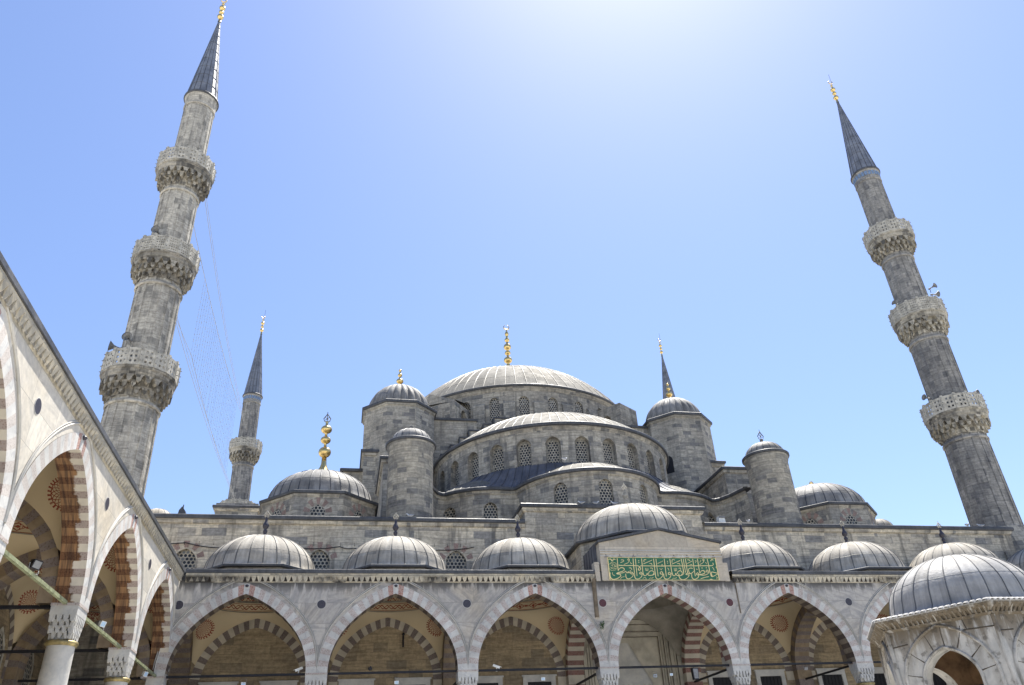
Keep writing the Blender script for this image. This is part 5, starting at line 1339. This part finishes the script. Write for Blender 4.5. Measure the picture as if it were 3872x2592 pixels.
    for i in range(1, 9):
        z = 48.72 + i * 1.06; rr_ = 1.135 - (1.135 - 0.075) * (z - 48.72) / 9.45
        cn.tube([(X + rr_ * math.cos(2 * pi * k / 16), Y + rr_ * math.sin(2 * pi * k / 16), z) for k in range(16)], 0.013, 'lead_dark', 4, True, False)
    cn.build('spire', t)
    f = MB()
    f.lathe([(0.13, 58.05), (0.09, 58.4)] + bead_prof([(0.30, 0.25, 0.23), (0.88, 0.20, 0.19), (1.42, 0.24, 0.23), (1.95, 0.12, 0.12)], 58.4, 0.06), 16, C, 'gold')
    crescent(f, (X, Y, 60.85), 0.22, 0.05, 'gold')
    f.tube([(X + 0.12, Y, 60.3), (X + 0.14, Y, 62.0)], 0.016, 'iron', 4)
    f.build('finial', t)
    return t
M['spire_lead'] = mat_lead('spire_sheet_lead', (0.20, 0.215, 0.245), 0.42, 0.2, False)
mA = make_minaret('big minaret at left with three balconies, just behind the sunlit arcade roof', (-28.11, 8.18, 0), False)
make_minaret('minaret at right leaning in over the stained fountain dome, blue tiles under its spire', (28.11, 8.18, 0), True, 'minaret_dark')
def far_minaret(src, label, loc):
    c = copy_tree(src); c.location = loc; c['label'] = label; OFF[c.name] = Vector(loc); return c
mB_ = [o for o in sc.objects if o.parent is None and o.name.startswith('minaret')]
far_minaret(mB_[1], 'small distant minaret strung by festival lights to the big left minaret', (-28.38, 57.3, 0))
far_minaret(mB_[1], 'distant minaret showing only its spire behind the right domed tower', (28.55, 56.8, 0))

# ================================================================ ablution fountain in the middle of the court
FC = Vector((0.20, -18.68)); RW = 2.45
ftn = thing('fountain', 'small domed marble fountain house streaked with brown stains, at the lower right', 'fountain', (FC.x, FC.y, 0)); ftn.location.z = 0.05
fwm = MB(); jn = MB(); inn = MB()
for k in range(6):
    a = R(180 + 60 * k); b = R(240 + 60 * k)
    p0 = Vector((FC.x + RW * math.cos(a), FC.y + RW * math.sin(a))); p1 = Vector((FC.x + RW * math.cos(b), FC.y + RW * math.sin(b)))
    u = (p1 - p0); L = u.length; u.normalize(); n = Vector((u.y, -u.x)); mid = (p0 + p1) / 2
    f = (lambda mid=mid, u=u, n=n: (lambda x, z, d: (mid.x + u.x * x - n.x * d, mid.y + u.y * x - n.y * d, z)))()
    hw, zsp, rise, zt = 0.60, 3.58, 0.67, 4.92
    A = arch_pts(hw, rise, zsp, 16)
    def quad(pts, d=0.0, mat='ftn', o=fwm): o.face([f(x, z, d) for x, z in pts], mat, [(x + k * 3, z) for x, z in pts])
    for d in (0.0, 0.34):
        m_ = 'ftn' if d == 0 else 'ftn_in'
        quad([(-L / 2, 2.6), (-hw, 2.6), (-hw, zt), (-L / 2, zt)], d, m_); quad([(hw, 2.6), (L / 2, 2.6), (L / 2, zt), (hw, zt)], d, m_)
        for i in range(16): quad([A[i], A[i + 1], (A[i + 1][0], zt), (A[i][0], zt)], d, m_)
    rim = [(-hw, 2.6)] + A + [(hw, 2.6)]
    for i in range(len(rim) - 1):
        q0, q1 = rim[i], rim[i + 1]
        fwm.face([f(*q0, 0), f(*q0, 0.34), f(*q1, 0.34), f(*q1, 0)], 'ftn', [(0, i * .1), (0.34, i * .1), (0.34, i * .1 + .1), (0, i * .1 + .1)])
    # raised arch border and the outer moulding
    B = [(-hw - 0.05, 2.6)] + arch_pts(hw + 0.05, rise + 0.05, zsp, 20) + [(hw + 0.05, 2.6)]
    fwm.tube([f(x, z, -0.005) for x, z in B], 0.035, 'ftn', 6)
    B2 = arch_pts(1.04, 1.16, 3.62, 24)
    fwm.tube([f(x, z, -0.01) for x, z in [(-1.04, 2.6)] + B2 + [(1.04, 2.6)]], 0.042, 'ftn', 6)
    fwm.tube([f(x, z, -0.01) for x, z in [(-L / 2 + 0.03, 2.6), (-L / 2 + 0.03, 4.8)]], 0.05, 'ftn', 6)
    # dark joints between the arch stones
    for t in (-78, -52, -22, 3, 27, 55, 80):
        an = R(90 - t); r0_, r1_ = 0.66, 1.0 + 0.10 * math.cos(R(t))
        c0_ = (r0_ * math.cos(an), zsp + r0_ * math.sin(an) * 1.12); c1_ = (r1_ * math.cos(an), zsp + r1_ * math.sin(an) * 1.14)
        jn.tube([f(*c0_, 0.004), f((c0_[0] + c1_[0]) / 2 + random.uniform(-.02, .02), (c0_[1] + c1_[1]) / 2, 0.002), f(*c1_, 0.004)], [0.018, 0.008, 0.011], 'joint', 5)
    jn.tube([f(-L / 2, 4.45, 0.003), f(-0.78, 4.48, 0.002)], 0.015, 'joint', 5); jn.tube([f(0.55, 4.58, 0.003), f(L / 2, 4.56, 0.002)], 0.016, 'joint', 5)
    jn.tube([f(0.62, 4.58, 0.003), f(0.58, 4.82, 0.002)], 0.015, 'joint', 5); jn.tube([f(-L / 2, 4.835, -0.02), f(L / 2, 4.835, -0.02)], 0.012, 'joint', 4)
    # column below
    fwm.lathe([(0.17, -0.06), (0.17, 0.3), (0.13, 0.36), (0.12, 2.2), (0.17, 2.3), (0.20, 2.6)], 14, (p0.x + (FC.x - p0.x) * .06, p0.y + (FC.y - p0.y) * .06, 0), 'marble_plain')
    # iron grille
    inn.tube([f(-hw, 3.42, 0.12), f(hw, 3.42, 0.12)], 0.03, 'iron', 6)
    for q in range(7): x = -0.48 + q * 0.16; inn.tube([f(x, 0.6, 0.12), f(x, 3.42, 0.12)], 0.014, 'iron', 5)
o_fw2 = fwm.build('wall', ftn); jn.build('joints', o_fw2); inn.build('grille', ftn)
hexl = [(FC.x + RW * math.cos(R(180 + 60 * k)), FC.y + RW * math.sin(R(180 + 60 * k))) for k in range(6)]
cn = MB()
cn.sweep(hexl, [(0, 4.80), (0.04, 4.83), (0.05, 4.86), (0.02, 4.88), (0.06, 4.93), (0.13, 4.96), (0.19, 5.02), (0.20, 5.06)], 'ftn', True)
for k in range(6):                                    # fluted frieze below the eave
    a, b = Vector(hexl[k]), Vector(hexl[(k + 1) % 6]); u = (b - a); L = u.length; u.normalize(); n = Vector((u.y, -u.x))
    for j in range(22):
        p = a + u * (j + 0.5) * L / 22
        cn.tube([(p.x + n.x * 0.035, p.y + n.y * 0.035, 4.86), (p.x + n.x * 0.10, p.y + n.y * 0.10, 4.95), (p.x + n.x * 0.165, p.y + n.y * 0.165, 5.01)], 0.030, 'ftn', 6)
cn.build('cornice', ftn)
ev = MB()
ev.sweep(hexl, [(0.12, 5.06), (0.205, 5.055), (0.215, 5.075), (0.20, 5.10), (0.0, 5.14), (-0.35, 5.17)], 'lead_pale', True)
for k in range(6):
    a, b = Vector(hexl[k]), Vector(hexl[(k + 1) % 6]); u = (b - a); u.normalize(); n = Vector((u.y, -u.x))
    a2 = a + n * 0.20 - u * 0.11; b2 = b + n * 0.20 + u * 0.11; L = (b2 - a2).length
    for j in range(19):
        p = a2 + u * ((j + 0.5) * L / 19)
        ev.tube([(p.x - n.x * 0.16, p.y - n.y * 0.16, 5.115), (p.x, p.y, 5.085), (p.x + n.x * 0.025, p.y + n.y * 0.025, 5.065)], 0.05, 'lead_pale', 7)
ev.build('eave', ftn)
fd = MB()
pr = [(2.22, -0.02), (1.98, 0.03), (1.86, 0.08), (1.80, 0.17), (1.775, 0.27)] + ell_prof(1.76, 1.24, 0.30, 14)[1:]
dome_mesh(fd, (FC.x, FC.y, 5.13), pr, 26, 'lead_pale', 'seam_grey', 0.016, (0.42,), seg=78, jit=0.0); fd.build('dome', ftn)
cg = MB(); cg.lathe([(1.95, 4.6), (1.7, 4.95), (1.0, 5.25), (0.001, 5.4)], 24, (FC.x, FC.y, 0), 'ftn_in'); cg.build('ceiling', ftn)

# ================================================================ string of festival lights and stay ropes between the two left minarets
net = thing('light_string', 'hanging net of thin festival light strings between the two left minarets', 'light string', (-28.2, 30, 32))
def cat(p, q, sag, n=24): return [tuple(Vector(p).lerp(Vector(q), i / n) - Vector((0, 0, sag * 4 * (i / n) * (1 - i / n)))) for i in range(n + 1)]
top = cat((-28.15, 9.6, 40.9), (-28.3, 46.0, 42.1), 0.75, 40); bot = cat((-28.15, 19.9, 33.3), (-28.3, 44.6, 33.2), 0.45, 40)
rp = MB(); rp.tube(top, 0.022, 'wire', 4); rp.tube(cat((-28.15, 9.6, 32.4), (-28.15, 19.9, 33.3), 0.1, 6), 0.018, 'wire', 4); rp.tube(bot, 0.02, 'wire', 4)
rp.tube([(-28.3, 46.0, 42.1), (-28.35, 56.0, 43.4)], 0.018, 'wire', 4); rp.tube([(-28.3, 44.6, 33.2), (-28.35, 56.0, 34.0)], 0.018, 'wire', 4)
rp.build('rope', net)
bl = MB()
for i in range(30):
    sr = MB(); t = i / 29; y = 19.9 + (44.6 - 19.9) * t
    zt = 40.9 + 1.2 * (y - 9.6) / 36.4 - 0.75 * 4 * ((y - 9.6) / 36.4) * (1 - (y - 9.6) / 36.4)
    zb = 33.3 - 0.45 * 4 * t * (1 - t); x = -28.2
    y2 = y + random.uniform(-0.25, 0.25)
    sr.tube([(x, y, zt), (x, (y + y2) / 2 + random.uniform(-.1, .1), (zt + zb) / 2), (x, y2, zb)], 0.008, 'wire', 3)
    n = 16
    for j in range(n):
        q = min(1, max(0, (j + 0.5 + random.uniform(-0.45, 0.45)) / n)); yy = y + (y2 - y) * q; z = zt + (zb - zt) * q
        sr.obox((x, yy, z), ((1, 0, 0), (0, 1, 0), (0, 0, 1)), (0.02, 0.02, 0.035), 'wire')
    sr.build('light_strand', net)
for j, (pts, lab) in enumerate((
    (cat((-28.1, 9.5, 45.6), (-28.3, 56.2, 43.1), 1.6), 'upper bare stay rope running above the light net'),
    (cat((-28.1, 9.6, 32.5), (-28.3, 56.2, 33.9), 0.9), 'lower bare stay rope running below the light net'))):
    r = MB(); r.tube(pts, 0.018, 'wire', 4); r.tube([(p[0] + 0.1, p[1], p[2] + 0.12 + 0.1 * j) for p in pts], 0.014, 'wire', 4)
    o = r.build('rope', None, pts[0]); tag(o, lab, 'rope', 'stay ropes between minarets')

# ================================================================ small fittings
def horn(label, loc, dirv, s=1.0):
    h = MB(); d = Vector(dirv).normalized(); a = d.cross(Vector((0, 0, 1))).normalized(); b = a.cross(d); c = Vector(loc); P = []
    for k in range(17):
        an = 2 * pi * k / 16
        P.append([c + d * l * s + (a * math.cos(an) + b * math.sin(an)) * r * s for l, r in ((-0.45, 0.02), (-0.44, 0.10), (-0.2, 0.10), (-0.18, 0.05), (0.0, 0.07), (0.2, 0.13), (0.36, 0.24), (0.42, 0.33), (0.40, 0.30), (0.1, 0.06))])
    h.grid(P, 'grey', None, True)
    h.tube([c - d * 0.3 * s, c - d * 0.35 * s - Vector((0, 0, 0.55 * s))], 0.03 * s, 'iron', 5)
    o = h.build('loudspeaker', None, c); tag(o, label, 'loudspeaker', 'horn loudspeakers on the minarets'); return o
horn('horn loudspeaker jutting left over the lowest balcony of the big left minaret', (-29.5, 7.3, 26.45), (-1, -0.25, 0.1), 1.0)
horn('horn loudspeaker facing the court above the lowest balcony of the left minaret', (-28.75, 6.75, 26.75), (-0.2, -1, 0.0), 0.9)
horn('horn loudspeaker facing the court above the middle balcony of the big left minaret', (-28.6, 6.9, 35.0), (-0.25, -1, 0.0), 0.9)
horn('horn loudspeaker jutting right above the lowest balcony of the right minaret', (30.2, 7.9, 26.8), (1, -0.2, 0.15), 0.75)
horn('horn loudspeaker jutting left above the lowest balcony of the right minaret', (26.0, 7.9, 26.2), (-1, -0.1, 0.1), 0.7)
horn('horn loudspeaker jutting right above the middle balcony of the right minaret', (30.1, 7.8, 35.75), (1, -0.2, 0.1), 0.75)
horn('horn loudspeaker facing the court above the middle balcony of the right minaret', (29.2, 6.9, 35.75), (0.3, -1, 0.0), 0.7)
horn('horn loudspeaker on the left rim of the right minaret middle balcony', (26.25, 7.9, 34.6), (-1, -0.1, 0.25), 0.6)
def floodlight(label, loc, mat='white', yaw=0.0, hang=True, s=1.0, grp='floodlights hung on the tie rods'):
    f = MB(); c = Vector(loc); cy, sy = math.cos(yaw), math.sin(yaw)
    d = Vector((sy, -cy, -0.35)).normalized(); a = Vector((cy, sy, 0)); b = d.cross(a)
    def q(i, j, k): return tuple(c + a * i * s + b * j * s + d * k * s)
    front = [q(-0.15, -0.11, 0.07), q(0.15, -0.11, 0.07), q(0.15, 0.11, 0.07), q(-0.15, 0.11, 0.07)]; back = [q(-0.10, -0.07, -0.08), q(0.10, -0.07, -0.08), q(0.10, 0.07, -0.08), q(-0.10, 0.07, -0.08)]
    f.face(front, mat); f.face(back[::-1], mat)
    for i in range(4): j = (i + 1) % 4; f.face([front[i], back[i], back[j], front[j]], mat)
    f.face([q(-0.12, -0.085, 0.073), q(0.12, -0.085, 0.073), q(0.12, 0.085, 0.073), q(-0.12, 0.085, 0.073)], 'bluewhite' if mat == 'white' else 'grey')
    h = 0.30 if hang else -0.22
    f.tube([q(-0.17, 0, 0), (q(-0.17, 0, 0)[0], q(-0.17, 0, 0)[1], c.z + h * s), (q(0.17, 0, 0)[0], q(0.17, 0, 0)[1], c.z + h * s), q(0.17, 0, 0)], 0.012 * s, 'wire', 4)
    o = f.build('floodlight', None, c); tag(o, label, 'floodlight', grp); return o
floodlight('white floodlight hanging under the rod of the arch nearest the sunlit arcade', (-19.2, 0.34, 6.68), s=0.62)
floodlight('white floodlight hanging under the tie rod of the second arch from the arcade corner', (-12.84, 0.34, 6.6), s=0.62)
floodlight('white floodlight hanging under the rod of the arch just left of the inscription', (-6.31, 0.34, 6.6), s=0.62)
floodlight('small white floodlight hanging in the middle arch, right of the bluish one', (-0.18, 0.34, 6.66), s=0.5)
floodlight('bluish floodlight hanging in the middle arch under the inscription', (-0.98, 0.34, 6.62), 'bluewhite', s=0.55)
floodlight('grey floodlight under the tie rod of the arch right of the inscription', (6.74, 0.34, 6.78), 'grey', s=0.6)
floodlight('white floodlight standing on the green rod between the two arcade columns', (LX - 0.34, -9.08, 7.22), 'white', 1.2, False, 0.8)
floodlight('white floodlight under the green rod of the last arcade arch by the corner', (LX - 0.34, -1.98, 6.80), 'white', 1.2, True, 0.8)
floodlight('black floodlight on the green rod of the arch behind the nearest column', (LX - 0.34, -15.69, 7.27), 'iron', 1.2, False, 1.0)
sp_ = MB(); sp_.prism([(0.93, 0.32, 6.42), (1.17, 0.32, 6.42), (1.20, 0.32, 6.92), (0.90, 0.32, 6.92)], (0, 0.22, 0), 'iron'); sp_.face([(0.95, 0.318, 6.46), (1.15, 0.318, 6.46), (1.17, 0.318, 6.88), (0.93, 0.318, 6.88)], 'grey')
sp_.tube([(1.05, 0.45, 6.92), (1.05, 0.45, 7.0)], 0.02, 'iron', 5)
o = sp_.build('loudspeaker', None, (1.05, 0.43, 6.42)); tag(o, 'black box loudspeaker hanging at the right side of the middle arch', 'loudspeaker')
def cctv(label, loc, yaw):
    f = MB(); c = Vector(loc); d = Vector((math.cos(yaw), math.sin(yaw) , -0.42)).normalized(); a = d.cross(Vector((0, 0, 1))).normalized(); b = a.cross(d)
    f.obox(c, (d, a, b), (0.17, 0.042, 0.042), 'white'); f.obox(c + b * 0.05 + d * 0.03, (d, a, b), (0.19, 0.055, 0.007), 'white')
    f.obox(c + d * 0.172, (d, a, b), (0.004, 0.03, 0.03), 'black')
    f.tube([c, c - Vector((0, 0, 0.16))], 0.025, 'white', 6); f.lathe([(0.045, -0.2), (0.045, -0.15)], 10, tuple(c), 'white')
    o = f.build('security_camera', None, c); tag(o, label, 'security camera', 'security cameras on the tie rods')
cctv('white security camera on the rod, right end of the arch nearest the arcade', (-17.0, 0.34, 7.2), R(200))
cctv('white security camera on the rod, left part of the arch beside the inscription', (-8.41, 0.34, 7.15), R(-20))
def bird(label, loc, yaw, gull=True, s=1.0, group='gulls resting on the roofs'):
    f = MB(); c = Vector(loc); cy, sy = math.cos(yaw), math.sin(yaw)
    def q(x, y, z): return (c.x + (cy * x - sy * y) * s, c.y + (sy * x + cy * y) * s, c.z + z * s)
    body = [(-0.22, 0.012, 0.16), (-0.15, 0.05, 0.15), (-0.05, 0.085, 0.135), (0.06, 0.09, 0.14), (0.13, 0.06, 0.18), (0.165, 0.05, 0.235), (0.19, 0.045, 0.26), (0.225, 0.022, 0.255), (0.265, 0.004, 0.245)]
    P = []
    for k in range(13):
        a = 2 * pi * k / 12; P.append([q(x, r * math.cos(a), z + r * 0.95 * math.sin(a)) for x, r, z in body])
    f.grid(P, 'gull' if gull else 'pigeon', None, True)
    for sy_ in (-1, 1):
        f.prism([q(0.08, sy_ * 0.088, 0.17), q(0.02, sy_ * 0.096, 0.20), q(-0.12, sy_ * 0.07, 0.19), q(-0.27, sy_ * 0.02, 0.175), q(-0.1, sy_ * 0.085, 0.12), q(0.05, sy_ * 0.094, 0.12)], tuple(Vector(q(0, sy_ * 0.012, 0)) - Vector(q(0, 0, 0))), 'gull_wing' if gull else 'pigeon')
        f.tube([q(0.02, sy_ * 0.03, 0.07), q(0.03, sy_ * 0.03, 0.0)], 0.007 * s, 'bronze', 4)
    o = f.build('gull' if gull else 'pigeon', None, c); tag(o, label, 'bird', group)
bird('white gull on the dark lead roof below the half dome windows', (-2.1, 8.2, 20.45), 0.4, True, 0.95)
bird('gull at the left end of the coping before the middle apse window', (-1.87, 6.2, 16.86), 2.6, True, 0.95)
bird('gull crouched on the raised coping between two others', (-0.99, 6.2, 16.86), 0.2, True, 0.95)
bird('gull beside the middle window grille on the raised coping', (0.18, 6.2, 16.86), 2.9, True, 0.95)
bird('gull on the wall coping at the foot of the left round turret', (-11.94, 6.2, 15.9), 2.9, True, 0.95)
bird('gull on the low right wall coping at the foot of the right turret', (8.6, 6.2, 15.9), 0.6, True, 0.9)
bird('gull on the wall coping at the foot of the right minaret', (24.0, 6.2, 15.9), 0.3, True, 0.95)
bird('second gull at the foot of the right minaret, further right', (25.1, 6.3, 15.9), 2.5, True, 0.95)
bird('dark pigeon perched on the tie rod of the second arch from the arcade corner', (-14.0, 0.34, 7.045), 1.4, False, 0.85, 'pigeons')
bx = MB(); bx.prism([(6.95, 6.75, 15.95), (7.42, 6.75, 15.95), (7.36, 6.75, 16.52), (7.01, 6.75, 16.52)], (0, 0.35, 0), 'white'); bx.box(7.0, 6.70, 16.40, 7.37, 6.76, 16.50, 'grey'); bx.box(6.9, 6.72, 15.88, 7.47, 7.13, 15.95, 'grey')
o = bx.build('roof_box', None, (7.18, 6.9, 15.88)); tag(o, 'pale metal box on the wall coping left of the right turret', 'box')
bx = MB(); bx.prism([(-24.4, 7.0, 15.9), (-23.95, 7.0, 15.9), (-24.0, 7.0, 16.35), (-24.2, 7.0, 16.62), (-24.34, 7.0, 16.4)], (0, 0.3, 0), 'lead_dark'); bx.tube([(-24.17, 7.15, 16.5), (-24.17, 7.15, 16.75)], 0.03, 'lead_dark', 6)
o = bx.build('roof_vent', None, (-24.17, 7.1, 15.9)); tag(o, 'small dark vent standing on the coping near the arcade roof', 'vent')
# black cable slung along the front wall between iron spikes
cb = MB(); pk = [(-25.5, 14.25), (-23.5, 14.30), (-21.9, 14.05), (-19.9, 14.12), (-17.7, 14.05), (-15.67, 14.16), (-15.0, 14.08), (-12.5, 14.12), (-10.3, 14.02), (-8.4, 14.2)]
for i in range(len(pk) - 1): cb.tube(cat((pk[i][0], 5.93, pk[i][1]), (pk[i + 1][0], 5.93, pk[i + 1][1]), 0.06, 6), 0.022, 'iron', 5)
for x in [-25 + 0.72 * i for i in range(23)]: cb.tube([(x, 6.0, 14.22), (x, 5.93, 14.22), (x, 5.93, 14.38)], 0.012, 'iron', 4)
o = cb.build('cable', None, (-17, 5.93, 14)); tag(o, 'black cable slung on iron spikes along the front wall, above the porch domes', 'cable')
hg = MB(); hg.tube([(-12.2, 5.85, 9.68), (-12.2, 5.85, 9.0)], 0.045, 'iron', 8); hg.lathe([(0.03, 9.68), (0.07, 9.66), (0.07, 9.60), (0.045, 9.58)], 10, (-12.2, 5.85, 0), 'iron'); hg.tube([(-12.2, 6.0, 9.72), (-12.2, 5.85, 9.68)], 0.015, 'iron', 5)
o = hg.build('banner_roll', None, (-12.2, 5.85, 9)); tag(o, 'thin black roll hanging on the tan porch wall in the second arch', 'roll')
wd = MB()
for i in range(60):
    a = random.uniform(0, 6.28); r = random.uniform(0, 0.13); c = Vector((-3.42 + r * math.cos(a), -0.04 - random.uniform(0, 0.06), 8.78 + r * 1.5 * math.sin(a)))
    d = Vector((random.uniform(-1, 1), random.uniform(-1, 0.2), random.uniform(-1, 1))).normalized(); e = d.cross(Vector((0.3, 0.5, 0.8))).normalized()
    wd.face([tuple(c), tuple(c + d * 0.05 + e * 0.018), tuple(c + d * 0.10), tuple(c + d * 0.05 - e * 0.018)], 'leaf')
o = wd.build('weed', None, (-3.42, 0, 8.7)); tag(o, 'tuft of green weed growing from the arch moulding left of the middle arch', 'plant')
